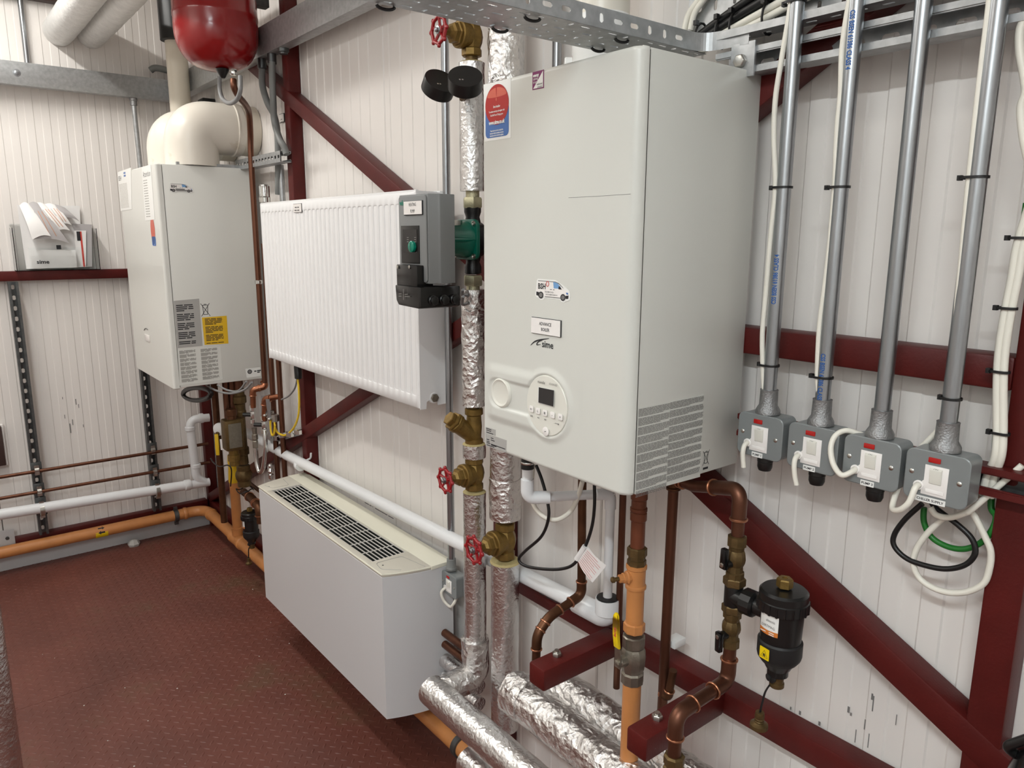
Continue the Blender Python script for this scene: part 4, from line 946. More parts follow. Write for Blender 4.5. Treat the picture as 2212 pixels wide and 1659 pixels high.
for (a, b, c_, d) in ((118, 1300, 150, 1298), (118, 1325, 150, 1325), (190, 1305, 225, 1303), (190, 1330, 250, 1333), (172, 1240, 176, 1370)):
    A, B = Y(*z7(a, b), -.3332), Y(*z7(c_, d), -.3332); mk('tick_mark', M().tube([A, B], .0005, 4), 'ink_faint', tm)
for k, (a, b) in enumerate((((820, 1335), (880, 1310)), ((820, 1405), (880, 1425)))):
    cable('pump_lead', [V(gx_-.002, -.21, tz0+.04-.016*k), Y(*z7(*b), -.165), at(R1, 1.51-.02*k)+V(.02, -.028, 0)], .0035, 'cable_grey', ('upper', 'lower')[k]+' grey lead from the pump terminal box to the foil riser', cat='cable')
# gauges
for k, (px, py, n, lab) in enumerate(((1005, 178, (.6, -.4, .7), 'black gauge seen from behind, overlapping the boiler corner'), (948, 186, (.74, -.12, .66), 'black gauge seen from behind, left of its twin'))):
    q = Y(px, py, -.235); n = V(n).normalized(); t = thing('gauge', lab, 'gauge', q, 'black gauges on the foil riser'); a0 = q-n*.016
    mk('case', M().lathe(a0, n, [(.035, 0), (.0382, .002), (.0382, .029), (.0375, .032), (0, .0325)], 40), 'black_plastic', t, sm=30)
    for s in (0, 1):
        u_, v_, _ = frame(n); mk('case_screw', M().lathe(a0+n*.0325+u_*(.006+.006*s)+v_*.014, n, [(.0022, 0), (.0022, .0006), (.0012, .0009)], 10), 'chrome', t)
    mk('stem', M().tube(fillet([q, q+V(0, .03, -.005), at(R1, q.z-.01)+V(0, -.03, 0)], .01), .006, 10), 'brass_dark', t)

# conduit with small switch beside the fan coil
t = thing('conduit', 'galvanised conduit running down beside the slimmer foil riser', 'conduit', (2.572, -.03, .66))
mk('pipe', M().cyl((2.572, -.066, .685), (2.572, -.066, HT), .0105, 20), 'galv_bright', t)
mk('collar', M().lathe((2.572, -.066, .668), uz, [(.017, 0), (.017, .006), (.0145, .009), (.0138, .034), (.0108, .035)], 24), 'pvc_grey', t)
s = clone(SB[0], (2.585, -.085, .628), 'small grey switch box with red light behind the fan coil end', 'small switch by the fan coil', scale=.92, skip=('tape_label', 'cable_gland'))
cable('flex_cable', [V(2.567, -.086, .612), V(2.565, -.099, .60), V(2.572, -.095, .575), V(2.59, -.085, .560), V(2.602, -.08, .572), V(2.604, -.07, .59)], .0045, 'cable_white', 'short white flex under the small switch by the fan coil')
# conduit behind the risers near the boiler top
t = thing('conduit', 'short galvanised conduit seen over the newer boiler top edge', 'conduit', (3.07, -.03, 1.3))
q = Y(1203, 120, -.03); mk('pipe', M().cyl((q.x, -.03, 1.3), (q.x, -.03, HT), .0105, 20), 'galv_bright', t)
# ------------------------------------------------------------------ foil pipes at floor level
def foilpath(name, pts, r, label, mt='foil', fr=.06, jit=.0016, group=None):
    P = fillet(pts, fr, 8); return mk(name, foiltube(P, r, jit), mt, label=label, cat='pipe', group=group, loc=tuple(V(pts[0])), sm=70)
pa = Y(1000, 1543, -.255)
e1 = thing('foil_pipe', 'smooth foil pipe turning out at the foot of the slimmer riser', 'pipe', (pa.x, pa.y, pa.z))
mk('elbow_wrap', foiltube(fillet([at(R1, .56), at(R1, pa.z+.005), (R1.x, -.262, pa.z), (R1.x+.06, -.262, pa.z)], .035, 8), [.033]*400 if False else .038, .0042, jsc=34.), 'foil_crumpled', e1, sm=70)
mk('insulation', foiltube([(R1.x-.022, -.262, pa.z), (R1.x+.5, -.262, pa.z-.004)], .041, .0014), 'foil', e1, sm=70)
pb = Y(1120, 1498, -.2)
e2 = thing('foil_pipe', 'crumpled thick foil pipe leaving the thicker riser towards the viewer', 'pipe', (pb.x, pb.y, pb.z))
mk('insulation', foiltube([(pb.x+.005, -.205, pb.z), (pb.x+.14, -.205, pb.z), (pb.x+.75, -.215, pb.z-.008)], .049, .0036, jsc=26.), 'foil_crumpled', e2, sm=70)
mk('end_wrap', foiltube([(pb.x-.012, -.205, pb.z), (pb.x+.05, -.205, pb.z+.004)], .052, .006, jsc=30.), 'foil_crumpled', e2, sm=70)
foilpath('foil_pipe', [(pb.x+.05, -.118, pb.z+.014), (pb.x+.45, -.12, pb.z+.008), (pb.x+.75, -.12, pb.z+.004)], .046, 'crumpled foil pipe nearest the wall, passing under the bracket arms', 'foil_crumpled', jit=.0034)
pc_ = Y(1012, 1640, -.26)
foilpath('foil_pipe', [(pc_.x, -.262, pc_.z), (pc_.x+.4, -.262, pc_.z)], .037, 'short foil pipe lowest at the bottom edge, under the smooth foil pipe', 'foil')
# dim pipes behind the fan coil end
for k, (py, mt, lab, r) in enumerate(((1380, 'copper', 'copper pipe in the dark gap behind the fan coil, upper', .012), (1405, 'copper', 'copper pipe in the dark gap behind the fan coil, lower', .012), (1440, 'foil', 'grey lagged pipe in the dark gap behind the fan coil, upper', .022), (1475, 'foil', 'grey lagged pipe in the dark gap behind the fan coil, lower', .022))):
    q = Y(992, py, -.075); mk('service_pipe', M().cyl((2.565, -.09, q.z), (2.745, -.09, q.z), r, 16), mt, label=lab, cat='pipe', group='pipes behind the fan coil', loc=(2.565, -.09, q.z))

# ------------------------------------------------------------------ plumbing under the newer boiler
def ring(m, p, d, r, w=.004): m.lathe(V(p)-V(d).normalized()*w/2, d, [(r*.93, 0), (r, w*.25), (r, w*.75), (r*.93, w)], 20); return m
def pipe_run(name, pts, r, mt, label, fr=None, rings=True, elbow=None, group=None, cat='pipe'):
    """pipe with soldered elbows: straight lengths as the pipe, elbows and their bead rings as parts"""
    pts = [V(p) for p in pts]; fr = fr or r*2.6; t = thing(name, label, cat, pts[0], group); m = M()
    for i, (a, b) in enumerate(zip(pts, pts[1:])):
        d = (b-a).normalized(); e0 = fr*1.1 if i > 0 else 0; e1 = fr*1.1 if i < len(pts)-2 else 0
        if (b-a).length > e0+e1+.002: mk('pipe', M().cyl(a+d*e0, b-d*e1, r, 16), mt, t)
    for i in range(1, len(pts)-1):
        a, b, c = pts[i-1], pts[i], pts[i+1]; d1, d2 = (a-b).normalized(), (c-b).normalized(); L = fr*1.35
        if d1.angle(-d2) < .08: continue
        P = fillet([b+d1*L, b, b+d2*L], fr, 9); m = M().tube(P, r*1.17, 16)
        mk('elbow', m, elbow or mt, t)
        if rings:
            for d in (d1, d2): mk('solder_ring', ring(M(), b+d*(L-.002), d, r*1.36), 'copper_ring' if 'copper' in mt else mt, t)
    return t
pA = Y(1256, 1045, -.108)
pipe_run('copper_pipe', [(pA.x, -.108, BZ0-.004), Y(1256, 1285, -.108), X(1185, 1333, pA.x+.002), X(1160, 1372, pA.x+.002), X(1157, 1450, pA.x+.002)], .0098, 'copper_old', 'copper pipe stepping forward under the newer boiler, beside the foil risers', fr=.026)
pipe_run('copper_pipe', [(3.25, -.06, BZ0+.01), (3.25, -.06, .62)], .0078, 'copper', 'thin straight copper pipe behind the ochre gas pipe', rings=False)
# gas pipe with ball valve
GX, GY = 3.42, -.2
gz = lambda py: Y(1378, py, GY).z
gp = thing('gas_pipe', 'ochre gas drop pipe with steel ball valve and yellow lever', 'pipe', (GX, GY, .6))
mk('upper_pipe', M().cyl((GX, GY, gz(1192)), (GX, GY, BZ0+.002), .0138, 20), 'ochre_brown', gp)
m = M().lathe((GX, GY, gz(1124)), uz, [(.0148, 0), (.016, .002), (.016, .016), (.0145, .018), (.0165, .020), (.0165, .026), (.0145, .028), (.0145, .042), (.0162, .044), (.0162, BZ0-gz(1124)-.004)], 20); mk('coupling', m, 'ochre_brown', gp, sm=30)
m = M().lathe((GX, GY, gz(1222)), uz, [(.0165, 0), (.0185, .002), (.0185, .012), (.0165, .013), (.0165, .02), (.0195, .021), (.0195, .036), (.017, .038)], 8); mk('union', m, 'brass_dark', gp, sm=20)
m = M().lathe((GX, GY, gz(1272)), uz, [(.017, 0), (.0205, .001), (.0205, .006), (.018, .008), (.0185, .040), (.0205, .042), (.0205, .048), (.018, .049)], 24)
tee = mk('tee', m, 'ochre', gp, sm=30)
td = V(-.35, -.94, -.02).normalized(); tc_ = V(GX, GY, gz(1246))
mk('test_point', M().lathe(tc_+td*.012, td, [(.012, 0), (.0135, .008), (.0105, .010), (.0105, .016), (.0085, .017), (.0085, .024), (.005, .025)], 10), 'ochre', tee, sm=25)
mk('test_screw', M().lathe(tc_+td*.036, td, [(.0042, 0), (.0042, .010), (.006, .011), (.006, .016), (.003, .018)], 10), 'brass_dark', tee)
mk('pipe', M().cyl((GX, GY, gz(1360)), (GX, GY, gz(1268)), .0172, 22), 'ochre', gp)
mk('hex_adaptor', M().lathe((GX, GY, gz(1368)), uz, [(.0205, 0), (.0215, .002), (.0215, .018), (.018, .020)], 8), 'ochre', gp, sm=20)
vz = gz(1425)
bv = mk('ball_valve', M().lathe((GX, GY, vz-.056), uz, [(.0205, 0), (.0228, .002), (.0228, .022), (.0205, .026), (.0245, .036), (.026, .055), (.0245, .070), (.021, .078), (.0228, .082), (.0228, .102), (.0200, .104)], 10), 'nickel', gp, sm=22)
sd_ = V(-.08, -.997, 0).normalized(); so = V(GX, GY, vz)+sd_*.02
mk('stem_boss', M().lathe(so, sd_, [(.012, 0), (.010, .016), (.0075, .018), (.0075, .024), (.004, .026)], 14), 'nickel', bv)
A = so+sd_*.019; lv = M(); side = sd_.cross(uz).normalized()
def strip(m, P, W, T, n):
    for i in range(len(P)-1):
        a, b = V(P[i]), V(P[i+1]); s = n.cross((b-a).normalized()).normalized(); w0, w1 = W[i]/2, W[i+1]/2
        vs = [a-s*w0, a+s*w0, b+s*w1, b-s*w1]; m.add(vs+[p+n*T for p in vs], [(3, 2, 1, 0), (4, 5, 6, 7), (0, 1, 5, 4), (1, 2, 6, 5), (2, 3, 7, 6), (3, 0, 4, 7)])
    return m
mk('lever', strip(M(), [A-uz*.010, A+uz*.012, A+uz*.034+sd_*.002, A+uz*.05+sd_*.004], (.016, .017, .015, .013), .0025, sd_), 'nickel', bv)
LB = A+uz*.034+sd_*.0015
LP = [LB, LB+uz*.03+sd_*.004, LB+uz*.06+sd_*.005, LB+uz*.070+sd_*.005, LB+uz*.0755+sd_*.005]
gr = mk('lever_grip', strip(M(), LP, (.016, .0165, .0165, .0125, .005), .0055, sd_), 'lever_yellow', bv, bev=.0015)
text('BOSS', LB+uz*.036+sd_*.0105+side*-.001, uz, sd_.cross(uz)*-1 if False else uz.cross(sd_)*-1, .0085, 'ink_red', gr, bold=.0003)
mk('lower_pipe', M().cyl((GX, GY, .60), (GX, GY, vz-.05), .0185, 22), 'ochre', gp)
# copper loop to the magnetic filter
px3 = Y(1455, 1050, -.1); fx, fy = 3.606, -.15
hz = Y(1500, 1046, -.1).z
lt = thing('copper_pipe', 'straight copper pipe with capped tee below the boiler side', 'pipe', (px3.x, -.1, .62))
mk('pipe', M().cyl((px3.x-.002, -.1, .62), (px3.x, -.1, hz+.002), .0105, 18), 'copper', lt)
mk('tee', M().lathe((px3.x, -.1, hz-.026), uz, [(.0115, 0), (.0145, .002), (.0145, .006), (.012, .008), (.0125, .04)], 18), 'copper_old', lt, sm=30)
mk('tee_cap', M().lathe((px3.x-.012, -.108, hz+.001), (-.8, -.6, 0), [(.011, 0), (.011, .012), (.008, .014), (.008, .02), (.005, .021)], 8), 'copper_old', lt, sm=20)
q_ = Y(1448, 1400, -.1); mk('pipe_clip', M().box(px3.x-.013, px3.x+.014, -.088, -.052, q_.z-.008, q_.z+.008), 'white_plastic', lt, bev=.002)
topz = Y(1588, 1060, fy).z
fp_ = thing('copper_pipe', 'copper pipe looping through two black lever valves to the filter', 'pipe', (fx, fy, .6))
P = [(px3.x+.005, -.103, hz), (px3.x+.06, -.115, hz+.002), (fx, fy, topz+.006), (fx, fy, Y(1580, 1190, fy).z)]
P = [V(p) for p in P]; dh = (P[1]-P[2]).normalized()
mk('pipe', M().tube([P[0], P[1], P[2]+dh*.045], .0112, 18), 'copper', fp_); mk('pipe', M().cyl(P[2]-uz*.045, P[3], .0112, 18), 'copper', fp_)
mk('elbow', M().tube(fillet([V(P[2])+(V(P[1])-V(P[2])).normalized()*.075, V(P[2]), V(P[2])-uz*.055], .042, 12), .0132, 18), 'copper', fp_, sm=60)
for a, d, r_ in ((V(P[2])-uz*.055, uz, .0158), (V(P[2])+(V(P[1])-V(P[2])).normalized()*.075, V(P[1])-V(P[2]), .0158), (V(px3.x+.02, -.106, hz), (1, -.2, 0), .0145), (V(px3.x+.03, -.108, hz), (1, -.2, 0), .0145)): mk('solder_ring', ring(M(), a, d, r_, .005), 'copper_ring', fp_)
fz = lambda py: Y(1581, py, fy).z
def lever_valve(z0, z1, par_label, zl, up):
    t = thing('lever_valve', par_label, 'valve', (fx, fy, z0), 'black lever valves beside the filter'); h = z1-z0
    mk('body', M().lathe((fx, fy, z0), uz, [(.0135, 0), (.0165, .001), (.0165, .2*h), (.014, .22*h), (.0135, .34*h), (.0165, .42*h), (.0175, .5*h), (.0165, .6*h), (.0135, .68*h), (.014, .76*h), (.0168, .78*h), (.0168, .98*h), (.0135, h)], 10), 'brass_dark', t, sm=22)
    d = V(-.2, -.98, 0).normalized(); c = V(fx, fy, zl)
    mk('stem', M().lathe(c+d*.012, d, [(.008, 0), (.008, .012)], 12), 'black_plastic', t)
    c2 = c+d*.022; s = d.cross(uz).normalized(); k = 1 if up else -1
    m = strip(M(), [c2-uz*.008*k, c2+uz*.004*k, c2+uz*.030*k], (.015, .014, .012), .010, d); lv = mk('lever', m, 'black_gloss', t, bev=.002)
    mk('lever_screw', M().lathe(c2+d*.010, d, [(.0042, 0), (.0042, .0012), (.002, .0018)], 12), 'steel', t)
    return t
lever_valve(fz(1252), fz(1152), 'brass lever valve with black handle above the filter tee', fz(1210), True)
lever_valve(fz(1398), fz(1312), 'brass lever valve with black handle below the filter tee', fz(1368), False)
# magnetic filter
Fx = Y(1692, 1300, -.15).x; fzz = lambda py: Y(1692, py, -.15).z
def mfilter(loc, label):
    t = thing('magnetic_filter', label, 'filter', loc, 'black magnetic filters'); o = V(Fx, fy, 0)
    zt_, z1_, z2_, z3_, z4_ = fzz(1266), fzz(1312), fzz(1385), fzz(1425), fzz(1462)
    mk('lid', M().lathe(o+uz*(z1_-.004), uz, [(.036, 0), (.0415, .003), (.0415, .020), (.040, .0215), (.040, zt_-z1_-.004), (.036, zt_-z1_), (0, zt_-z1_+.002)], 40), 'black_plastic', t, sm=28)
    m = M()
    for k in range(20):
        a = 2*PI*k/20; p = o+uz*(z1_-.002)+V(.0405*math.cos(a), .0405*math.sin(a), 0); m.box(p.x-.0018, p.x+.0018, p.y-.0018, p.y+.0018, p.z, p.z+.018)
    mk('grip_rib', m, 'black_plastic', t)
    mk('top_plug', M().lathe(o+uz*(zt_), uz, [(.0135, 0), (.0135, .013), (.0118, .015), (.0118, .0155), (.005, .0155), (.005, .014), (0, .014)], 6), 'brass', t, sm=20)
    mk('body', M().lathe(o+uz*z2_, uz, [(.0335, 0), (.0355, z1_-z2_)], 40), 'black_plastic', t)
    mk('magnet_collar', M().lathe(o+uz*(z3_-.004), uz, [(.030, 0), (.0355, .008), (.037, .014), (.037, z2_-z3_+.004), (.0345, z2_-z3_+.007)], 40), 'black_rubber', t, sm=28)
    mk('cone', M().lathe(o+uz*z4_, uz, [(.0175, 0), (.0175, .010), (.021, .014), (.026, z3_-z4_-.006), (.030, z3_-z4_)], 32), 'black_plastic', t)
    dz = fzz(1490)
    dv = mk('drain_valve', M().lathe(o+uz*dz, uz, [(.0112, 0), (.0125, .001), (.0125, .008), (.0108, .009), (.0115, .022), (.0125, .03), (.0125, z4_-dz)], 16), 'brass_dark', t, sm=25)
    d = V(-.4, -.9, 0).normalized(); mk('drain_screw', M().lathe(o+uz*(dz+.02)+d*.009, d, [(.010, 0), (.0105, .002), (.0105, .005), (.006, .006), (.006, .010), (.003, .011)], 18), 'black_rubber', dv)
    P = spline([o+V(-.006, -.012, dz+.004), o+V(-.012, -.014, dz-.012), o+V(-.016, -.014, dz-.035), o+V(-.019, -.014, dz-.055)], 6)
    mk('strap', M().tube(P, .0028, 8, flat=.5), 'black_rubber', dv)
    e = P[-1]; mk('drain_cap', M().lathe(e-uz*.030, uz, [(.010, 0), (.0155, .001), (.0155, .008), (.0115, .010), (.0085, .012), (.0085, .014), (.0078, .015), (.0085, .018), (.0078, .020), (.0085, .023), (.0075, .031)], 18), 'brass_dark', dv, sm=25)
    # curved label and warning tag
    def patch(a0, a1, z0, z1, r, mt, nm, par):
        m = M(); N = 10; A = [o+V(r*math.cos(a0+(a1-a0)*k/N), r*math.sin(a0+(a1-a0)*k/N), 0) for k in range(N+1)]
        for k in range(N): m.quad(A[k]+uz*z0, A[k+1]+uz*z0, A[k+1]+uz*z1, A[k]+uz*z1)
        return mk(nm, m, mt, par, sm=60)
    b0_, b1_ = math.radians(232), math.radians(293)
    lab_ = patch(b0_, b1_, fzz(1360), fzz(1316), .0357, 'sticker_white', 'maker_label', t); patch(b0_, b1_, fzz(1360), fzz(1350), .0359, 'sticker_orange', 'label_band', lab_)
    amid = math.radians(266); cpt = o+V(.0362*math.cos(amid), .0362*math.sin(amid), 0); uu = V(-math.sin(amid), math.cos(amid), 0)
    text('altecnic', cpt+uz*(fzz(1328))+uu*.004+V(math.cos(amid), math.sin(amid), 0)*.0005, uu, uz, .0072, 'ink_grey', lab_, squeeze=.8)
    text('DIRTMAG', cpt+uz*(fzz(1341))+V(math.cos(amid), math.sin(amid), 0)*.0005, uu, uz, .0066, 'ink_grey', lab_, squeeze=.9)
    lines([(-.014, -.004, 0), (.002, .012, .001), (.002, .012, -.0025)], cpt+uz*fzz(1354)+V(math.cos(amid), math.sin(amid), 0)*.0006, uu, uz, 'sticker_white', lab_, h=.0016)
    a2 = math.radians(262); n2 = V(math.cos(a2), math.sin(a2), 0); u2 = V(-math.sin(a2), math.cos(a2), 0); c2 = o+n2*.0373+uz*fzz(1402)
    wt = mk('warning_tag', M().prism(rrect(.0195, .0205, .001), c2, u2, uz, n2*.0006), 'lever_yellow', t)
    m = M().tube([c2+n2*.0008+u2*a*.0072+uz*(b*.0072-.001) for a, b in ((-1, -.8), (1, -.8), (0, .95))], .0004, 4, closed=True); mk('warning_triangle', m, 'ink', wt)
    text('n', c2+n2*.0009-uz*.002, u2, uz, .009, 'ink', wt, bold=.0006)
    return t
mf = mfilter((Fx, fy, .9), 'black magnetic filter with yellow warning tag, right of the lever valves')
ft = thing('filter_tee', 'black tee and ribbed union joining the pipe to the magnetic filter', 'fitting', (fx, fy, fz(1312)))
mk('tee', M().lathe((fx, fy, fz(1316)), uz, [(.0155, 0), (.0165, .002), (.0165, fz(1252)-fz(1316)-.001), (.0155, fz(1252)-fz(1316)+.002)], 24), 'black_plastic', ft)
tz = (fz(1252)+fz(1312))/2-.002
mk('branch', M().cyl((fx, fy, tz), (Fx-.02, fy, tz), .0165, 24), 'black_plastic', ft)
mk('union_nut', M().lathe((fx+.022, fy, tz), ux, [(.020, 0), (.0235, .002), (.0235, .022), (.019, .026)], 14), 'black_plastic', ft, sm=20)
mk('nut', M().lathe((fx, fy, fz(1262)), uz, [(.0185, 0), (.020, .002), (.020, .014), (.018, .016)], 6), 'brass_dark', ft, sm=20)
mk('nut', M().lathe((fx, fy, fz(1322)), uz, [(.018, 0), (.0195, .002), (.0195, .014), (.0175, .016)], 6), 'brass_dark', ft, sm=20)
bz0 = fz(1438); c1 = X(1560, 1478, fx); c2 = X(1462, 1533, fx); zc = c1.z
pipe_run('copper_pipe', [(fx, fy, fz(1392)), (fx, fy, zc), (fx, c2.y, zc-.006), (fx, c2.y-.001, zc-.13)], .0118, 'copper', 'copper pipe with two elbows resting over the right bracket arm', fr=.034)
mk('compression_nut', M().lathe((fx, c2.y, X(1452, 1640, fx).z-.03), uz, [(.016, 0), (.0185, .002), (.0185, .012), (.0155, .014), (.0155, .018), (.0185, .020), (.0185, .034), (.015, .037)], 8), 'brass_dark', label='brass compression fitting at the bottom edge under the copper elbow', cat='fitting', loc=(fx, c2.y, .6), sm=20)
q = Y(1420, 1490, -.1); pipe_run('copper_pipe', [(GX-.005, -.1, Y(1395, 1475, -.1).z), (px3.x+.012, -.1, Y(1420, 1492, -.1).z), (px3.x+.022, -.1, Y(1440, 1440, -.1).z)], .0085, 'copper_old', 'short copper branch with elbow behind the ball valve', fr=.014)

# ------------------------------------------------------------------ condensate waste and flexes
WY = -.0765
wv = Y(1309, 1150, WY); wtop = Y(1307, 1062, WY)
el = Y(1311, 1335, WY)
wl_ = Y(619, 984, WY); 
w1 = thing('waste_pipe', 'long white waste pipe falling along the wall above the fan coil', 'pipe', (el.x, WY, el.z))
mk('pipe', M().tube([(.56, WY, wl_.z-.004), (1.3, WY, wl_.z), (el.x-.05, WY, el.z)], .0205, 24), 'waste_white', w1, sm=60)
mk('elbow', M().tube(fillet([(el.x-.085, WY, el.z-.001), (el.x, WY, el.z), (el.x, WY, el.z+.05)], .03, 10), .0255, 26), 'waste_white', w1, sm=60)
mk('socket', M().lathe((el.x, WY, el.z+.012), uz, [(.026, 0), (.028, .002), (.028, .036), (.0275, .038), (.020, .038)], 28), 'waste_white', w1, sm=30)
mk('seal', M().lathe((el.x, WY, el.z+.0495), uz, [(.0245, 0), (.0245, .003), (.0125, .004)], 28), 'black_rubber', w1)
mk('socket', M().lathe((el.x-.10, WY, el.z-.001), ux, [(.0235, 0), (.0255, .002), (.0255, .03)], 28), 'waste_white', w1)
q = Y(648, 1003, WY); m = M().lathe((q.x-.012, WY, q.z-.003), ux, [(.0225, 0), (.024, .002), (.024, .022), (.0225, .024)], 24); m.tube(fillet([(q.x+.005, WY+.02, q.z+.012), (q.x+.03, WY+.035, q.z+.026), (q.x+.035, WY+.035, q.z+.05)], .01), .004, 8); mk('pipe_clip', m, 'waste_white', w1)
lines([(0, .03, 0), (.034, .05, 0), (.055, .06, 0), (.075, .16, 0), (.165, .2, 0)], Y(788, 1085, WY-.0207)+V(.0, -.0003, 0), (1, 0, .01), uz, 'ink', w1, h=.0028)
lines([(0, .02, 0), (.025, .07, 0), (.08, .115, 0)], Y(1165, 1281, WY-.0208), (1, 0, .02), uz, 'ink', w1, h=.0024)
w2 = thing('condensate_pipe', 'thin white condensate pipe dropping from the newer boiler into the waste elbow', 'pipe', (el.x, WY, el.z+.05))
tr0 = Y(1139, 1075, -.25); 
mk('pipe', M().tube(fillet([(el.x, WY, el.z+.05), (el.x, WY, wtop.z+.002)], .02, 6), .0105, 18), 'waste_white', w2)
mk('pipe', M().tube([(el.x, WY, wtop.z), tr0+V(.0, .0, 0)], .0108, 18), 'waste_white', w2)
mk('elbow', M().tube(fillet([tr0+V(.028, .04, .0), tr0, tr0+uz*.042], .018, 8), .0142, 18), 'waste_white', w2, sm=60)
mk('elbow', M().tube(fillet([(el.x, WY, wtop.z-.035), (el.x, WY, wtop.z), V(el.x, WY, wtop.z)+(tr0-V(el.x, WY, wtop.z)).normalized()*.035], .016, 8), .0128, 18), 'waste_white', w2, sm=60)
mk('trap_tail', M().cyl(tr0+uz*.03, tr0+uz*.078, .0115, 18), 'waste_white', w2)
mk('rubber_boot', M().lathe(tr0+uz*.066, uz, [(.0142, 0), (.0142, .012), (.0134, .013), (.0134, .03), (.013, BZ0-tr0.z-.067)], 20), 'black_rubber', w2)
mk('hose_clip', M().lathe(tr0+uz*.077, uz, [(.0148, 0), (.0152, .001), (.0152, .004), (.0148, .005)], 20), 'chrome', w2)
cable('drain_hose', [Y(1152, 1002, -.2), Y(1149, 1030, -.205), Y(1148, 1060, -.205), Y(1155, 1095, -.2), Y(1178, 1118, -.19), Y(1205, 1122, -.175), Y(1232, 1105, -.16), Y(1248, 1075, -.15), Y(1258, 1040, -.15)], .0052, 'cable_white', 'white drain hose looping under the newer boiler', cat='hose')
cable('mains_cable', [Y(1158, 1005, -.2), Y(1170, 1035, -.2), Y(1182, 1080, -.2), Y(1185, 1118, -.2), Y(1170, 1158, -.2), Y(1135, 1190, -.2), Y(1121, 1208, -.2), Y(1134, 1222, -.2), Y(1172, 1229, -.2), Y(1212, 1229, -.195), Y(1240, 1218, -.19), Y(1262, 1185, -.185), Y(1278, 1140, -.18), Y(1284, 1095, -.18), Y(1284, 1048, -.18)], .0036, 'cable_black', 'black mains flex looping under the newer boiler with a paper tag')
t = thing('cable_tag', 'white paper tag with red print wrapped on the black flex', 'tag', Y(1262, 1190, -.188))
mk('sleeve', M().cyl(Y(1246, 1208, -.19), Y(1264, 1180, -.187), .0062, 12), 'paper', t)
A, B, C_, D_ = Y(1270, 1181, -.19), Y(1310, 1222, -.20), Y(1280, 1259, -.20), Y(1248, 1212, -.19)
m = M(); n = 4
vs = []
for i in range(n+1):
    for j in range(n+1):
        s, tt = i/n, j/n; p = (A*(1-s)+B*s)*(1-tt)+(D_*(1-s)+C_*s)*tt; vs.append(p+V(0, -.004*math.sin(s*PI), 0))
fs = [(i*(n+1)+j, i*(n+1)+j+1, (i+1)*(n+1)+j+1, (i+1)*(n+1)+j) for i in range(n) for j in range(n)]
vs2 = [p+V(0, .0006, 0) for p in vs]; k = len(vs)
tg = mk('tag_sheet', m.add(vs+vs2, fs+[tuple(reversed([a+k for a in f])) for f in fs]), 'paper', t)
rows = []
m = M()
for r in range(9):
    s0, s1 = .1, .9 if r % 3 else .7; tt = .1+.8*r/8
    a = (A*(1-s0)+B*s0)*(1-tt)+(D_*(1-s0)+C_*s0)*tt; b = (A*(1-s1)+B*s1)*(1-tt)+(D_*(1-s1)+C_*s1)*tt; o = V(0, -.0052, 0); m.tube([a+o, b+o], .0004, 4)
mk('tag_print', m, 'ink_red', t)
# black bag corner at the bottom right edge
q = Y(2206, 1625, -.25)
t = thing('black_drum', 'black rounded plastic container at the bottom right corner', 'container', (q.x+.03, q.y, q.z-.2))
mk('body', M().lathe((q.x+.045, q.y, q.z-.12), uz, [(.05, 0), (.055, .02), (.055, .10), (.046, .135), (.03, .15), (.03, .165)], 30), 'black_gloss', t)
mk('handle', M().tube(fillet([(q.x+.0, q.y-.01, q.z+.0), (q.x-.012, q.y-.02, q.z+.01), (q.x+.02, q.y-.02, q.z+.045)], .02), .006, 10), 'black_plastic', t)
# ------------------------------------------------------------------ older boiler in the corner
LX0, LX1, LF, LBk, LZ0, LZ1 = .40, 1.06, -.436, -.056, 1.024, 1.931
ob = thing('wall_boiler', 'older white wall boiler in the far corner with a yellow notice', 'boiler', (.73, LBk, LZ0))
m = M(); P0 = plan(LX0, LX1, LF, -.412, .006, .010, 5)
def ins2(P, d): return [(p[0]+(d if p[0] < .7 else -d), p[1]+(d if p[1] < -.42 else 0)) for p in P]
m.loft([[V(a, b, z) for a, b in ins2(P0, d)] for d, z in ((.004, LZ0-.006), (0, LZ0-.002), (0, LZ0), (0, LZ1-.006), (0, LZ1-.004), (.004, LZ1))]); mk('front_cover', m, 'boiler_old', ob, sm=40)
mk('casing', M().box(LX0+.002, LX1-.001, -.4095, LBk, LZ0, LZ1-.001), 'boiler_old', ob, bev=.003)
m = M().box(.72, 1.045, -.35, -.08, LZ1-.001, LZ1+.012); mk('top_flange', m, 'galv', ob)
def LS(px, py, off=0.): return X(px, py, LX1-.001+off)
def LFn(px, py, off=0.): return Y(px, py, LF-off)
s = fpoly('data_plate', [(375, 650), (430, 645), (437.5, 747), (384, 752)], 'sticker_silver', .0003, fn=LS, parent=ob)
block(380, 658, 426, 742, 22, 5, s, 'ink', fn=LS, u=uy, h=.0042)
s = fpoly('yellow_notice', [(436, 686), (489.5, 682), (493.5, 742), (442, 745)], 'sticker_yellow', .0003, fn=LS, parent=ob)
block(442, 688, 486, 740, 19, 6, s, 'ink', fn=LS, u=uy, h=.003)
s = fpoly('notice_sheet', [(384, 756), (476, 749), (481, 820), (388, 833)], 'boiler_old', .0002, fn=LS, parent=ob)
block(387, 758, 430, 824, 40, 5, s, 'ink_faint', fn=LS, u=uy, h=.0036); block(433, 754, 476, 818, 40, 5, s, 'ink_faint', fn=LS, u=uy, h=.0036)
bin_mark(LS(444, 672, .0006), uy, .036, ob)
s = fpoly('approval_label', [(530, 797), (562, 793), (563, 812), (533, 816)], 'sticker_white', .0003, fn=LS, parent=ob)
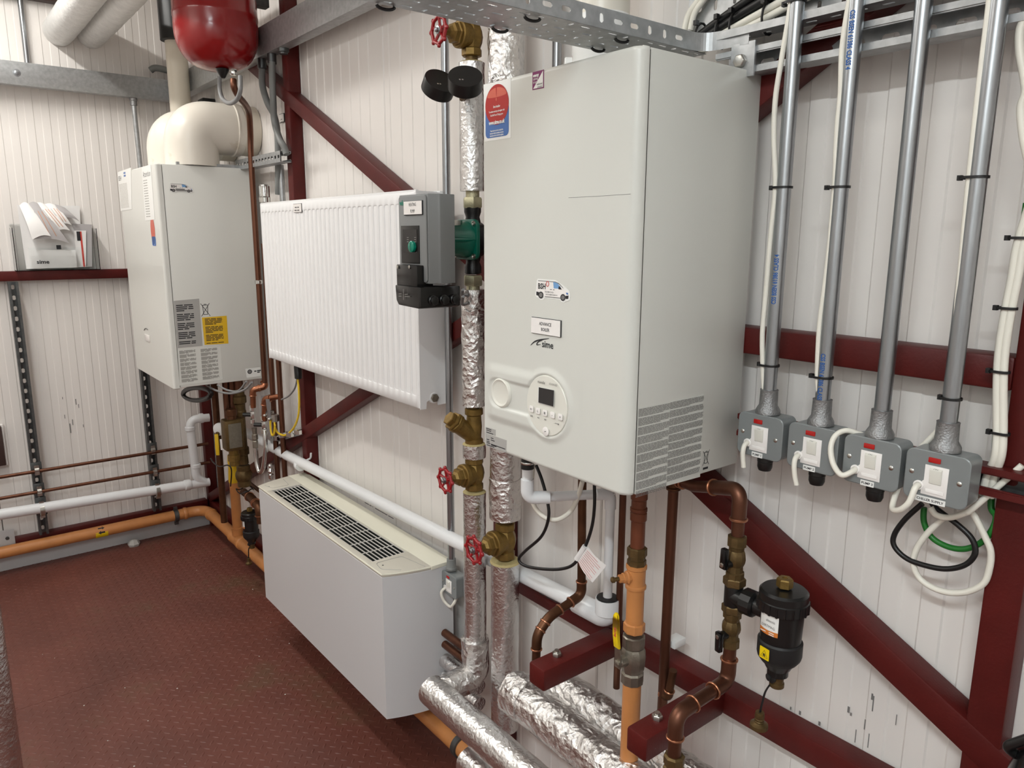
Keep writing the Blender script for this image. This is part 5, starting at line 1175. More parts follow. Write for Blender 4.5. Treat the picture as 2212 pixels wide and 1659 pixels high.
c = LS(539.5, 803, .0009); mk('approval_mark', M().lathe(c, ux, [(.010, 0), (.010, .0004), (0, .0005)], 20), 'ink', s); mk('approval_mark', M().lathe(c+ux*.0005, ux, [(.007, 0), (.007, .0004), (0, .0005)], 16), 'ink_grey', s)
lines([(.02, .03, 0), (.033, .05, .001), (.033, .045, -.006)], c, uy, uz, 'ink', s, h=.005)
# van sticker again, on this boiler's side
v0 = FP(1158, 630); k = (LS(418, 410)-LS(367, 406)).y/(FP(1231, 640).x-FP(1157, 630).x); o2 = LS(367, 408)
def LV(px, py, off=0.):
    p = FP(px, py); return V(LX1-.001+off+.0004, o2.y+(p.x-v0.x)*k, o2.z+(p.z-v0.z)*k)
base2, vv2 = van(LV, ob); q = LV(*vv2([(418, 322)])[0], .001); text('BSH', q, uy, uz, .0135*k, 'ink', base2, squeeze=.9, bold=.0004*k)
for a, b in ((.38, 425), (.48, 468)): q = LV(*vv2([(455, b)])[0], .001); lines([(0, .035 if b < 450 else .06, 0)], q, uy, uz, 'ink_grey', base2, h=.004)
# papers and marks on its front
s = fpoly('attention_notice', [(306, 361), (325.5, 356), (334.5, 474), (314, 477)], 'sticker_white', .0004, fn=LFn, parent=ob)
text('Attention', LFn(316.5, 376, .001), (1, 0, 0), uz, .034, 'ink_grey', s, squeeze=.95)
block(309, 388, 326, 470, 15, 30, s, 'ink_faint', fn=LFn, u=ux, h=.0035, fill=.9)
s = fpoly('service_sheet', [(254, 372), (283, 362), (285, 452), (261, 456)], 'sticker_white', .0004, fn=LFn, parent=ob)
text('BSH', LFn(259, 386, .001), ux, uz, .03, 'ink', s, squeeze=1.1); block(257, 398, 280, 448, 20, 30, s, 'ink_pale', fn=LFn, u=ux, h=.003)
q = LFn(268, 377, .001); lines([(-.01, .03, .006), (-.01, .03, -.006)], q, ux, uz, 'sticker_blue', s, h=.008)
c = LFn(330, 498, .0006); mk('installer_sticker', M().face(circ(.034, 24, .058), c, ux, uz), 'sticker_red_light', ob); c = LFn(332.5, 521, .0006); mk('installer_sticker', M().face(rrect(.062, .038, .01), c, ux, uz), 'sticker_blue', ob)
A, B = LFn(312, 721, .003), LFn(323, 739, .003); mk('name_plate', M().box(A.x, B.x, LF-.003, LF-.0003, B.z, A.z), 'switch_white', ob, bev=.0008)
swoosh([(311, 714), (315, 709), (320, 713)], .003, LFn, .0006, ob)
# flue elbows
def flue(x, label, z=2.093, r=.105):
    t = thing('flue_elbow', label, 'flue', (x, -.265, LZ1), 'flue elbows on the older boiler')
    P = fillet([(x, -.265, LZ1+.002), (x, -.265, z), (x, -.08, z)], .15, 16); mk('elbow', M().tube(P, r, 40), 'flue_white', t, sm=60)
    mk('collar', M().lathe((x, -.1, z), uy, [(r, 0), (r+.0055, .002), (r+.0055, .006), (r+.003, .008), (r+.003, .030), (r+.001, .034)], 40), 'flue_white', t, sm=30)
    mk('sleeve', M().cyl((x, -.075, z), (x, -.002, z), r*.985, 40), 'vent_cream', t)
    return t
flue(.97, 'large cream flue elbow nearest the red vessel, above the older boiler'); flue(.69, 'large cream flue elbow behind its twin above the older boiler')
q = Y(388, 200, -.15)
t = thing('vent_pipe', 'cream vertical vent pipe with black sleeve behind the red vessel', 'pipe', (q.x, q.y, 2.02))
mk('pipe', M().cyl((q.x, -.15, 2.1), (q.x, -.15, HT), .047, 30), 'vent_cream', t)
zb_ = Y(365, 101, -.15).z; mk('sleeve', M().lathe((q.x, -.15, zb_), uz, [(.052, 0), (.066, .003), (.066, .3), (.05, .31)], 30), 'black_plastic', t)

# ------------------------------------------------------------------ red expansion vessel
vc_ = Y(467, 60, -.25); vz0 = Y(467, 157, -.25).z; vr = .1475
ev = thing('expansion_vessel', 'glossy red expansion vessel hanging at the top of the wall', 'tank', (vc_.x, -.25, vz0))
prof = [(0.02, 0)]+[(vr*math.sin(a)**.72, .135*(1-math.cos(a))) for a in [PI/2*k/14 for k in range(1, 15)]]+[(vr, .175), (vr+.0015, .18), (vr+.0015, .19), (vr, .195), (vr, .24), (vr*.94, .28), (vr*.75, .31), (vr*.4, .33), (.01, .335)]
mk('shell', M().lathe((vc_.x, -.25, vz0), uz, prof, 56), 'vessel_red', ev, sm=60)
mk('wall_strap', M().box(vc_.x-.02, vc_.x+.02, -.12, -.052, vz0+.25, vz0+.28), 'galv_dark', ev)
q = Y(481, 157, -.25); mk('drain_boss', M().lathe((q.x, -.25, q.z+.012), -uz, [(.024, 0), (.022, .006), (.010, .028), (.006, .032)], 20), 'black_plastic', ev)
q = Y(504, 160, -.24); nut_ = mk('connector', M().lathe((q.x, -.24, q.z+.016), -uz, [(.012, 0), (.014, .004), (.014, .016), (.010, .020)], 8), 'chrome', ev)
m = M(); a0 = math.radians(250); 
for k in range(6):
    a, b = a0+.06*k-.6, a0+.06*(k+1)-.6; m.quad(*[V(vc_.x+(vr+.001)*math.cos(t_), -.25+(vr+.001)*math.sin(t_), z_) for t_, z_ in ((a, vz0+.14), (b, vz0+.14), (b, vz0+.20), (a, vz0+.20))])
mk('maker_label', m, 'ink', ev)
cable('hanging_cable', [Y(474, 165, -.25), Y(475, 195, -.25), Y(481, 214, -.25), Y(496, 223, -.25), Y(511, 215, -.25), Y(519, 195, -.25), Y(519, 165, -.24)], .008, 'cable_grey', 'grey cable loop hanging below the red vessel')
V0 = [Y(504, 172, -.24), Y(506, 190, -.24), Y(516, 209, -.21), Y(530, 226, -.16), Y(538, 245, -.12), Y(541, 290, -.1)]
cu = [V(1.194, -.1, z) for z in (1.95, 1.6, 1.2, 1.02)]
mk('copper_pipe', M().tube(spline(V0+cu, 6), .0118, 16), 'copper', label='copper pipe running down from the red vessel past the older boiler', cat='pipe', loc=tuple(V0[0]), sm=60)
q = Y(565, 610, -.1); mk('pipe_clip', M().lathe((1.194, -.1, q.z-.008), uz, [(.0135, 0), (.016, .002), (.016, .014), (.0135, .016)], 16), 'chrome', label='chrome clip on the vessel pipe beside the radiator', cat='clip', loc=(1.194, -.1, q.z))
# grey conduits by the column
cable('flexible_conduit', [Y(588, 133, -.082), Y(588, 160, -.082), Y(590, 215, -.08), Y(593, 262, -.075), Y(604, 300, -.08), Y(614, 318, -.08), Y(619, 334, -.078)], .0125, 'pvc_grey', 'front grey flexible conduit from the trunking to the slotted stub', n=8, cat='conduit', seg=14)
cable('flexible_conduit', [Y(566, 148, -.08), Y(567, 185, -.078), Y(578, 222, -.07), Y(593, 252, -.05), Y(600, 300, -.045), Y(601, 420, -.04)], .0125, 'pvc_grey', 'rear grey flexible conduit from the trunking passing down behind the radiator', n=8, cat='conduit', seg=14)
for px, lab in ((588, 'front'), (566, 'rear')):
    q = Y(px, 140, -.08); mk('conduit_gland', M().lathe((q.x, -.08, 2.3215), -uz, [(.0165, 0), (.0165, .035), (.014, .037)], 18), 'galv_dark', label=f'grey gland on the trunking above the {lab} flexible conduit', cat='fitting', loc=(q.x, -.08, 2.32))
q = Y(608, 380, -.03); mk('conduit', M().cyl((q.x, -.03, 1.2), (q.x, -.03, 1.93), .0115, 16), 'galv', label='galvanised conduit half hidden behind the radiator top corner', cat='conduit', loc=(q.x, -.03, 1.2))
A, B = Y(603, 248, -.004), Y(613, 262, -.004)
t = thing('wall_label', 'tiny white engraved label beside the column', 'label', (A.x, -.004, B.z)); mk('plate', M().box(A.x, B.x, -.004, -.0005, B.z, A.z), 'switch_white', t); mk('edge', M().box(A.x-.002, B.x+.003, -.003, -.0004, B.z-.002, A.z+.002), 'ink', t); lines([(.015, .03, -.02), (.015, .03, -.03)], (A.x, -.0045, A.z), ux, uz, 'ink_grey', t, h=.003)
q = Y(432, 228, -.06); mk('black_junction', M().box(q.x-.03, q.x+.05, -.06, -.002, q.z-.025, q.z+.03), 'black_plastic', label='black junction box under the trunking by the vent pipe', cat='box', bev=.003, loc=tuple(q))
# ------------------------------------------------------------------ far wall
for k, (px, py, r, lab) in enumerate(((126, 68, .066, 'left silver lagged pipe entering the far wall at the top'), (196, 76, .062, 'right silver lagged pipe entering the far wall at the top'))):
    q = X(px, py, 0.); zz = q.z; 
    mk('lagged_pipe', foiltube([(0.002, q.y, zz), (.35, q.y, zz), (2.6, q.y, zz+.02)], r, .0012, step=.02), 'lagging', label=lab, cat='pipe', group='silver lagged pipes at the top', loc=(0, q.y, zz), sm=70)
q = X(50, 60, .02); mk('conduit', M().cyl((.02, q.y, 2.425), (.02, q.y, HT), .0115, 14), 'galv_bright', label='thin galvanised conduit rising above the far wall trunking', cat='conduit', loc=(.02, q.y, 2.42))
q = X(289, 280, .03); t = thing('conduit', 'thin grey conduit dropping from far wall trunking behind the older boiler', 'conduit', (.06, q.y, 2.3))
mk('pipe', M().tube(spline([(.075, q.y, 2.322), (.075, q.y, 2.24), (.068, q.y+.004, 2.1), (.06, q.y+.008, 1.95), (.06, q.y+.008, 1.5)], 6), .0115, 14), 'galv', t, sm=60); mk('collar', M().lathe((.075, q.y, 2.3215), -uz, [(.019, 0), (.019, .012), (.0165, .014), (.0165, .035), (.012, .036)], 16), 'galv_cast', t)
cable('flexible_conduit', [X(325, 152, .03), X(334, 147, .04), X(350, 149, .05), X(372, 156, .06), X(395, 168, .07)], .016, 'pvc_grey', 'grey flexible conduit end above the far wall trunking', cat='conduit', seg=14)
# horizontal pipes on the far wall
y_of = lambda px, py, x: X(px, py, x).y
zc1 = (.500, .508); 
def wallrun(name, z0, z1, r, mt, label, x=.108, y0=-2.7, y1=-.07, **k):
    return mk(name, M().cyl((x, y0, z0-(z1-z0)*1.5), (x, y1, z1), r, 18), mt, label=label, cat='pipe', loc=(x, y0, z0), **k)
def zat(px, py, x=.108): return X(px, py, x).z
wallrun('copper_pipe', zat(0, 1031), zat(450, 958), .0085, 'copper', 'upper thin copper pipe along the far wall', y0=-1.05-1.5, y1=-.05)
wallrun('copper_pipe', zat(0, 1077), zat(450, 999), .0085, 'copper', 'lower thin copper pipe along the far wall', y0=-1.05-1.5, y1=-.05)
xw = .128; za, zb2 = zat(0, 1113, xw), zat(385, 1052, xw); ya, yb2 = y_of(0, 1113, xw), y_of(385, 1052, xw)
w = thing('waste_pipe', 'white waste pipe along the far wall with an upright loop by the corner', 'pipe', (xw, ya, za))
mk('pipe', M().cyl((xw, ya-1.4, za-(zb2-za)*1.9), (xw, yb2+.05, zb2+.001), .0262, 22), 'waste_white', w)
jx = [X(a, b, xw) for a, b in ((425, 1045.5), (452, 1041))]
m = M().tube([X(385, 1051, xw), jx[0], jx[1]], .023, 20); mk('branch', m, 'waste_white', w)
m = M().lathe(X(398, 1049, xw), (0, 1, .0), [(.026, 0), (.030, .003), (.030, .03), (.027, .035)], 20); mk('socket', m, 'waste_white', w)
lpth = fillet([X(445, 1042, xw), X(424, 1032, xw), X(409, 906, xw), X(452, 902, xw+.01)], .05, 8)
mk('loop', M().tube(lpth, .0225, 20), 'waste_white', w, sm=60)
for p, d in ((X(411, 930, xw), uz), (X(423, 1010, xw), uz), (X(430, 904, xw), uy)): m = M().lathe(p, d, [(.0245, 0), (.027, .003), (.027, .02), (.0245, .023)], 20); mk('socket', m, 'waste_white', w)
# gas main
g = thing('gas_pipe', 'ochre gas main along the far wall turning the corner under the fan coil', 'pipe', (.066, -1., .11))
gxw, gyw, gzz = .084, -.085, .118
P = fillet([(gxw, -2.7, gzz), (gxw, gyw, gzz+.004), (2.72, gyw, gzz)], .09, 10); mk('pipe', M().tube(P, .0295, 24), 'ochre', g, sm=60)
m = M(); 
for p, d in (((gxw, gyw-.11, gzz+.003), uy), ((gxw+.11, gyw, gzz+.003), ux)): ring(m, p, d, .034, .02)
mk('elbow_socket', m, 'ochre', g)
tx = Y(515, 1165, gyw).x
mk('tee', M().lathe((tx-.075, gyw, gzz+.002), ux, [(.030, 0), (.035, .004), (.035, .03), (.033, .034), (.033, .11), (.035, .115), (.035, .14), (.030, .145)], 24), 'ochre', g, sm=30)
mk('drop_pipe', M().cyl((tx, gyw, gzz), (tx, gyw, .46), .024, 22), 'ochre', g); mk('drop_socket', M().lathe((tx, gyw, gzz+.03), uz, [(.028, 0), (.030, .04), (.027, .042)], 20), 'ochre', g)
m = M(); mk('tape_wrap', M().lathe((tx, gyw, .43), uz, [(.026, 0), (.028, .01), (.026, .05), (.024, .08), (.026, .11), (.024, .14)], 14), 'tape_yellow', g)
for (px, py, lab) in ((380, 1112, 0),): q = X(px, py, gxw); m = M().lathe((gxw, q.y-.012, gzz+.002), uy, [(.0305, 0), (.035, .002), (.035, .022), (.0305, .024)], 22); m.box(gxw-.006, gxw+.006, q.y-.01, q.y+.01, gzz+.03, gzz+.052); m.box(gxw-.006, gxw+.006, q.y-.01, q.y+.01, gzz-.05, gzz-.03); mk('pipe_clip', m, 'galv_dark', g)
q = Y(996, 1594, gyw); m = M().lathe((q.x-.012, gyw, gzz), ux, [(.0305, 0), (.036, .002), (.036, .022), (.0305, .024)], 22); mk('pipe_clip', m, 'galv_dark', g)
A = X(218, 1148, gxw); m = M(); 
for k in range(8):
    a, b = -PI*.55+PI*.95*k/8, -PI*.55+PI*.95*(k+1)/8
    m.quad(*[V(gxw+.0298*math.cos(t_), A.y+dy, gzz+.002+.0298*math.sin(t_)) for t_, dy in ((a, -.029), (a, .029), (b, .029), (b, -.029))])
fl_ = mk('flow_label', m, 'lever_yellow', g, sm=60)
for s_, t_ in ((-1, .15), (1, .95)):
    n_ = V(math.cos(t_), 0, math.sin(t_)); c = V(gxw, A.y, gzz+.002)+n_*.0303; w_ = V(-math.sin(t_), 0, math.cos(t_)); m = M()
    m.add([c+uy*a*s_*-1+w_*b for a, b in ((-.016, 0), (-.004, .010), (-.004, .004), (.015, .004), (.015, -.004), (-.004, -.004), (-.004, -.010))], [tuple(range(7))]); mk('flow_arrow', m, 'ink', fl_)
# clips on the uprights
for ys, nm in ((-.868, 'left'), (-.335, 'right')):
    px = 90 if nm == 'left' else 330
    for (zz, r, xx, lab) in ((zat(px, 1014 if nm == 'left' else 972), .0085, .108, 'upper copper pipe'), (zat(px, 1060 if nm == 'left' else 1020), .0085, .108, 'lower copper pipe'), (zat(px, 1098 if nm == 'left' else 1060), .0262, xw, 'white waste pipe')):
        t = thing('pipe_clip', f'steel clip holding the {lab} on the {nm} slotted upright', 'clip', (.092, ys, zz), 'pipe clips on the far wall')
        m = M().lathe((xx, ys-.011, zz), uy, [(r+.0005, 0), (r+.005, .002), (r+.005, .02), (r+.0005, .022)], 16); m.box(xx-.008, xx+.006, ys-.01, ys+.01, zz+r+.002, zz+r+.016); m.box(xx-.008, xx+.006, ys-.01, ys+.01, zz-r-.016, zz-r-.002); mk('band', m, 'steel', t, sm=25)
        mk('foot', M().box(.0918, .0955, ys-.024, ys+.024, zz-r-.012, zz+r+.028), 'galv_dark', t, bev=.001)
# leaflet holder with papers
hy0, hy1, hzb, hzt = X(24, 500, .06).y, X(212, 560, .06).y, 1.482, X(24, 492, .06).z
lh = thing('leaflet_holder', 'clear acrylic leaflet holder on the red rail shelf', 'holder', (.05, (hy0+hy1)/2, hzb))
for a in ((.003, .006, hy0, hy1, hzb, hzt+.02), (.0935, .0965, hy0+.055, hy1, hzb, hzb+.11), (.003, .0965, hy0, hy0+.003, hzb, hzt), (.003, .0965, hy1-.003, hy1, hzb, hzt), (.003, .0965, hy0, hy1, hzb, hzb+.003)):
    mk('pane', M().box(*a), 'clear', lh)
def sheet(name, px, xs_, label, mt='paper', bulge=.0, n=8, th=.0012, print_=None):
    """a sheet from four picture corners (TL, TR, BR, BL), each at its own distance from the wall"""
    C4 = [X(a, b, x_) for (a, b), x_ in zip(px, xs_)]; vs = []
    for i in range(n+1):
        for j in range(n+1):
            s_, t_ = i/n, j/n; p = (C4[0]*(1-s_)+C4[1]*s_)*(1-t_)+(C4[3]*(1-s_)+C4[2]*s_)*t_; vs.append(p+ux*bulge*math.sin(PI*t_)+uz*abs(bulge)*.6*math.sin(PI*s_*.9))
    fs = [(i*(n+1)+j, i*(n+1)+j+1, (i+1)*(n+1)+j+1, (i+1)*(n+1)+j) for i in range(n) for j in range(n)]; k_ = len(vs)
    vs2 = [p-ux*th for p in vs]
    o = mk(name, M().add(vs+vs2, fs+[tuple(reversed([a+k_ for a in f])) for f in fs]), mt, label=label, cat='paper', group='papers in the leaflet holder', loc=tuple(C4[0]), sm=60)
    return o, C4
o_, _ = sheet('booklet', ((37, 443), (172, 445), (178, 578), (57, 580)), (.02,)*4, 'white manual standing at the back of the leaflet holder', th=.006)
o_, c4 = sheet('booklet', ((58, 540), (163, 540), (167, 578), (57, 581)), (.06,)*4, 'white manual with maker logo at the front of the leaflet holder', th=.008)
q = X(93, 566, .0615); text('sime', q, uy, uz, .026, 'ink', o_, squeeze=1.1, bold=.0006); q = X(127, 534, .063); mk('print_square', M().box(.0612, .0618, q.y-.010, q.y+.010, q.z-.010, q.z+.010), 'ink', o_)
o_, c4 = sheet('booklet', ((160, 498), (186, 498), (186, 577), (166, 577)), (.035,)*4, 'leaflet with a red stripe in the leaflet holder', th=.004); A, B = X(176, 500, .037), X(182, 576, .037); mk('red_stripe', M().box(.0355, .0362, A.y, B.y-.004, B.z, A.z), 'ink_red', o_)
A, B = X(165, 500, .037), X(175, 520, .037); mk('print_block', M().box(.0355, .0362, A.y, B.y, B.z, A.z), 'ink', o_)
sheet('booklet', ((156, 483), (198, 485), (199, 576), (184, 577)), (.028,)*4, 'grey topped folder at the right of the leaflet holder', 'paper_grey', th=.003)
for k, (px, b, lab) in enumerate(((((42, 444), (62, 442), (110, 512), (70, 518)), .022, 'lowest curled page hanging out of the leaflet holder'), (((58, 443), (84, 443), (150, 528), (72, 517)), .026, 'second curled page hanging out of the leaflet holder'),
                                   (((72, 442), (98, 444), (152, 500), (115, 503)), .022, 'third curled page hanging out of the leaflet holder'), (((92, 443), (122, 446), (155, 488), (124, 488)), .02, 'fourth curled page hanging out of the leaflet holder'), (((100, 442), (140, 450), (172, 480), (140, 470)), .016, 'uppermost curled page hanging out of the leaflet holder'))):
    d_ = .012*(4-k)
    pg, q4 = sheet('loose_page', px, (.03+d_*.3, .03+d_*.3, .06+d_, .065+d_), lab, 'paper' if k not in (1, 4) else 'paper_grey', b)
    for s_ in ((.3, .5, .7) if k in (1, 2, 3) else ()):
        P_ = [(q4[0]*(1-s_)+q4[1]*s_)*(1-t_)+(q4[3]*(1-s_)+q4[2]*s_)*t_+ux*(b*math.sin(PI*t_)+.0014)+uz*b*.6*math.sin(PI*s_*.9) for t_ in [.25+.65*i_/8 for i_ in range(9)]]
        mk('page_print', M().tube(P_, .0013, 4), 'ink_orange' if s_ > .4 else 'ink_faint', pg)
# odds at the left edge
A, B = X(-60, 928, .03), X(13, 1003, .03)
t = thing('brown_cabinet', 'dark brown metal cabinet edge at the left frame edge', 'cabinet', (.03, A.y, B.z)); mk('door', M().box(.006, .05, A.y, B.y, B.z, A.z), 'brown_box', t, bev=.003); mk('edge_trim', M().box(.003, .03, B.y-.002, B.y+.008, B.z-.004, A.z+.004), 'switch_white', t)
q = X(14, 1166, .055); t = thing('base_plate', 'white base plate with one bolt at the left frame edge', 'plate', (.05, q.y, q.z)); mk('plate', M().box(.0525, .056, q.y-.2, q.y+.035, q.z-.035, q.z+.05), 'kerb', t, bev=.001); mk('bolt', bolt(M(), (.056, q.y+.004, q.z+.008), ux, .009, .005), 'galv_dark', t)
q = X(22, 1475, 2.2); mk('foil_pipe', foiltube([(2.2, q.y-.055, .0), (2.2, q.y-.055, HT)], .058, .0016), 'foil', label='upright foil wrapped pipe at the bottom left frame edge', cat='pipe', loc=(2.2, q.y-.055, 0), sm=70)
q = Z(285, 1172, .0); m = M()
mk('rubble', M().lathe((q.x+.05, q.y, 0.0), uz, [(.028, 0), (.032, .012), (.022, .03), (.008, .036)], 7), 'stone', label='grey lump of stone on the floor by the far wall', cat='stone', loc=(q.x+.05, q.y, 0), sm=10)
A = X(149, 10, .05); mk('roof_trim', M().box(.004, .055, YF+.02, A.y, A.z, A.z+.12), 'brown_box', label='dark brown roof trim end at the top left edge', cat='trim', bev=.003, loc=(.03, A.y, A.z))
for k, (px, py, l_, w_) in enumerate(((164, 868, .03, .004), (170, 877, .02, .003), (152, 925, .05, .004), (157, 912, .03, .003), (140, 900, .02, .003), (180, 920, .015, .003), (135, 860, .012, .003), (430, 345, .01, .002))):
    q = X(px, py, .0004); mk('scuff', M().box(.0002, .0005, q.y-w_/2, q.y+w_/2, q.z-l_/2, q.z+l_/2), 'ink_grey', wl)
for k, (px, py, l_, w_) in enumerate(((1833, 1533, .012, .004), (1838, 1543, .006, .003), (1886, 1520, .03, .002), (1884, 1505, .012, .003), (1868, 1565, .02, .0018), (1876, 1600, .028, .0016), (1848, 1590, .026, .0014), (1936, 1555, .02, .0012), (1708, 1530, .006, .003), (1728, 1540, .008, .004), (1770, 1563, .008, .004))):
    q = Y(px, py, -.0004); mk('scuff', M().box(q.x-w_/2, q.x+w_/2, -.0006, -.0002, q.z-l_/2, q.z+l_/2), 'ink_grey', wr)
# ------------------------------------------------------------------ pipework under the older boiler
def vpipe(name, px0, px1, y, r, mt, label, cat='pipe', group=None, ztop=None, zbot=None):
    a, b = Y(*px0, y), Y(*px1, y); xm = (a.x+b.x)/2; return mk(name, M().cyl((xm, y, ztop or a.z), (xm, y, zbot or b.z), r, 18), mt, label=label, cat=cat, group=group, loc=(xm, y, b.z))
vpipe('copper_pipe', (471, 832), (476, 1120), -.2, .0155, 'copper_old', 'leftmost dull copper pipe under the older boiler', ztop=LZ0-.006)
vpipe('copper_pipe', (487, 832), (490, 908), -.2, .012, 'copper', 'second dull copper pipe under the older boiler', ztop=LZ0)
vpipe('copper_pipe', (499, 832), (503, 905), -.17, .017, 'copper', 'broad copper pipe above the brass control block', ztop=LZ0)
a = Y(515, 840, -.14); b = Y(524, 1000, -.14); xx = (a.x+b.x)/2; h = a.z-b.z
t = thing('brass_column', 'thick brass pipe assembly with nuts under the older boiler', 'pipe', (xx, -.14, b.z))
mk('pipe', M().lathe((xx, -.14, b.z), uz, [(.026, 0), (.024, .04), (.031, .045), (.031, .075), (.025, .08), (.0235, h*.62), (.03, h*.64), (.03, h*.70), (.027, h*.72), (.027, h*.80), (.034, h*.82), (.034, h*.9), (.027, h*.92), (.027, h)], 12), 'brass_dark', t, sm=22)
mk('top_bend', M().tube(fillet([(xx, -.14, a.z-.02), (xx, -.14, a.z+.05), (xx-.05, -.17, a.z+.055)], .04), .024, 16), 'copper', t, sm=60)
c = Y(526, 1030, -.14); m = M().lathe((xx, -.14, c.z-.045), uz, [(.02, 0), (.03, .004), (.03, .03), (.036, .04), (.038, .055), (.036, .07), (.03, .08), (.03, .10), (.026, .105)], 18); mk('ball_valve', m, 'brass_dark', t, sm=25)
mk('wire_seal', M().tube([(xx+.038*math.cos(k*PI/10), -.14+.038*math.sin(k*PI/10), c.z-.06+.008*math.sin(k)) for k in range(20)], .0025, 6, closed=True), 'cable_black', t)
c = Y(502, 935, -.2); t = thing('gas_control', 'brass control block with grey plate under the older boiler', 'valve', c)
mk('block', M().box(c.x-.032, c.x+.036, -.24, -.16, c.z-.075, c.z+.065), 'brass_dark', t, bev=.008)
mk('plate', M().box(c.x+.0365, c.x+.039, -.228, -.172, c.z-.06, c.z+.05), 'nickel', t)
mk('inlet', M().lathe((c.x, -.2, c.z-.15), uz, [(.022, 0), (.022, .02), (.027, .022), (.027, .05), (.022, .052), (.022, .08)], 14), 'brass', t, sm=22)
mk('outlet', M().lathe((c.x, -.2, c.z+.06), uz, [(.022, 0), (.022, .02), (.027, .022), (.027, .045), (.022, .05)], 12), 'copper_old', t, sm=22)
q = Y(474, 925, -.225); d = V(.2, -.97, 0); mk('white_cap', M().lathe(Y(476, 926, -.21), (.75, -.66, 0), [(.03, 0), (.03, .01), (.024, .014), (0, .015)], 20), 'white_plastic', t)
q = Y(470, 960, -.23); t = thing('yellow_lever', 'yellow handled lever valve under the older boiler', 'valve', q); mk('handle', strip(M(), [q+uz*.05, q, q-uz*.05], (.016, .02, .016), .008, V(.75, -.66, 0)), 'tape_yellow', t, bev=.002); mk('neck', M().cyl(q+uz*.05, q+uz*.05+V(-.02, .04, 0), .009, 10), 'brass_dark', t); mk('tag', strip(M(), [q+V(.03, .01, .03), q+V(.034, .01, -.02)], (.014, .014), .002, V(.75, -.66, 0)), 'switch_white', t)
# cable coil and drooping leads
P = []
for k in range(41):
    a = 2*PI*k/20; P.append(Y(424+30*math.cos(a)+(k*.08), 850+14*math.sin(a)+(k*.06), -.26-.0007*k))
mk('cable_coil', M().tube(P, .0095, 8), 'cable_black', label='coil of black cable tied under the older boiler', cat='cable', loc=tuple(P[0]), sm=60)
cable('lead_cable', [Y(446, 832, -.28), Y(468, 844, -.27), Y(498, 850, -.25), Y(528, 842, -.23), Y(544, 826, -.22)], .0045, 'cable_grey', 'lower grey lead drooping under the older boiler')
cable('lead_cable', [Y(470, 832, -.26), Y(492, 843, -.25), Y(515, 844, -.23), Y(532, 824, -.22)], .004, 'cable_grey', 'upper grey lead drooping under the older boiler')
cable('lead_cable', [Y(455, 990, -.22), Y(462, 1000, -.23), Y(475, 1008, -.24), Y(492, 1005, -.23), Y(500, 1016, -.22), Y(498, 1050, -.2)], .003, 'cable_black', 'thin black lead curling by the yellow lever')
# angled brass pipes behind the filter
pipe_run('brass_pipe', [Y(526, 1062, -.13), Y(545, 1078, -.13), Y(560, 1096, -.13), Y(563, 1130, -.13)], .017, 'copper_old', 'angled brass pipe with elbow above the far black filter', fr=.03)
pipe_run('brass_pipe', [Y(528, 1035, -.09), Y(560, 1060, -.09)], .009, 'copper_old', 'thin angled pipe beside the fan coil corner', rings=False)
fq = Y(540, 1112, -.13)
mf2 = clone(mf, (fq.x, -.13, fq.z-(fzz(1290)-.9)*1.0), 'black magnetic filter low behind the fan coil, far corner', skip=('warning_tag',)); 
# copper risers with filling loop, right of the older boiler
for px0, px1, y, lab in (((581, 700), (595, 1050), -.085, 'middle copper riser behind the filling loop'), ((598, 700), (611, 1050), -.085, 'right copper riser carrying the earth clamps')):
    a, b = Y(590 if px0[0] < 590 else 606, 860, y), None; mk('copper_pipe', M().cyl((a.x, y, .58), (a.x, y, 1.62), .0112, 16), 'copper', label=lab, cat='pipe', loc=(a.x, y, .58))
ca = Y(577, 840, -.1)
pipe_run('copper_pipe', [(1.196, -.1, 1.02), (1.2, -.1, Y(577, 836, -.1).z), Y(546, 842, -.15), Y(547, 880, -.15)], .0118, 'copper_bright', 'left bright copper elbow feeding the filling loop', fr=.02)
ce = Y(605, 856, -.085)
pipe_run('copper_pipe', [ce, Y(572, 862, -.13), Y(571, 908, -.13)], .0118, 'copper_bright', 'right bright copper elbow feeding the filling loop', fr=.02)
for (px, py, y, lab) in ((547, 896, -.15, 'left chrome isolating valve of the filling loop'), (571, 918, -.13, 'right chrome isolating valve of the filling loop')):
    q = Y(px, py, y); t = thing('isolating_valve', lab, 'valve', q, 'filling loop valves')
    mk('body', M().lathe(q-uz*.04, uz, [(.011, 0), (.014, .003), (.014, .02), (.010, .024), (.012, .04), (.010, .055), (.0145, .06), (.0145, .08), (.011, .083)], 8), 'chrome', t, sm=22)
    d = V(-.7, -.7, 0).normalized(); mk('lever', M().tube([q+d*.01, q+d*.045], .009, 8), 'black_plastic', t)
hz_ = [Y(549, 918, -.15), Y(550, 940, -.15), Y(552, 965, -.15), Y(555, 1000, -.15), Y(561, 1020, -.148), Y(568, 1012, -.145), Y(572, 985, -.142), Y(573, 950, -.138), Y(572, 930, -.135)]
bh = thing('filling_loop', 'braided steel filling loop hose hanging in a U', 'hose', hz_[0])
mk('hose', M().tube(spline(hz_[2:], 8), .0095, 12), 'chrome', bh, sm=60)
mk('check_valve', M().lathe(hz_[2]-uz*.005, uz, [(.010, 0), (.0125, .002), (.0125, .03), (.010, .034), (.0135, .04), (.0135, .06), (.010, .064), (.012, .09)], 8), 'nickel', bh, sm=22)
q = Y(598, 945, -.1)
t = thing('clamp_channel', 'short galvanised channel clamping the copper risers to the brace', 'bracket', q); A, B = Y(588, 950, -.07), Y(648, 932, -.07); mk('bar', M().bar(A, B, .02, .03), 'galv', t, bev=.002)
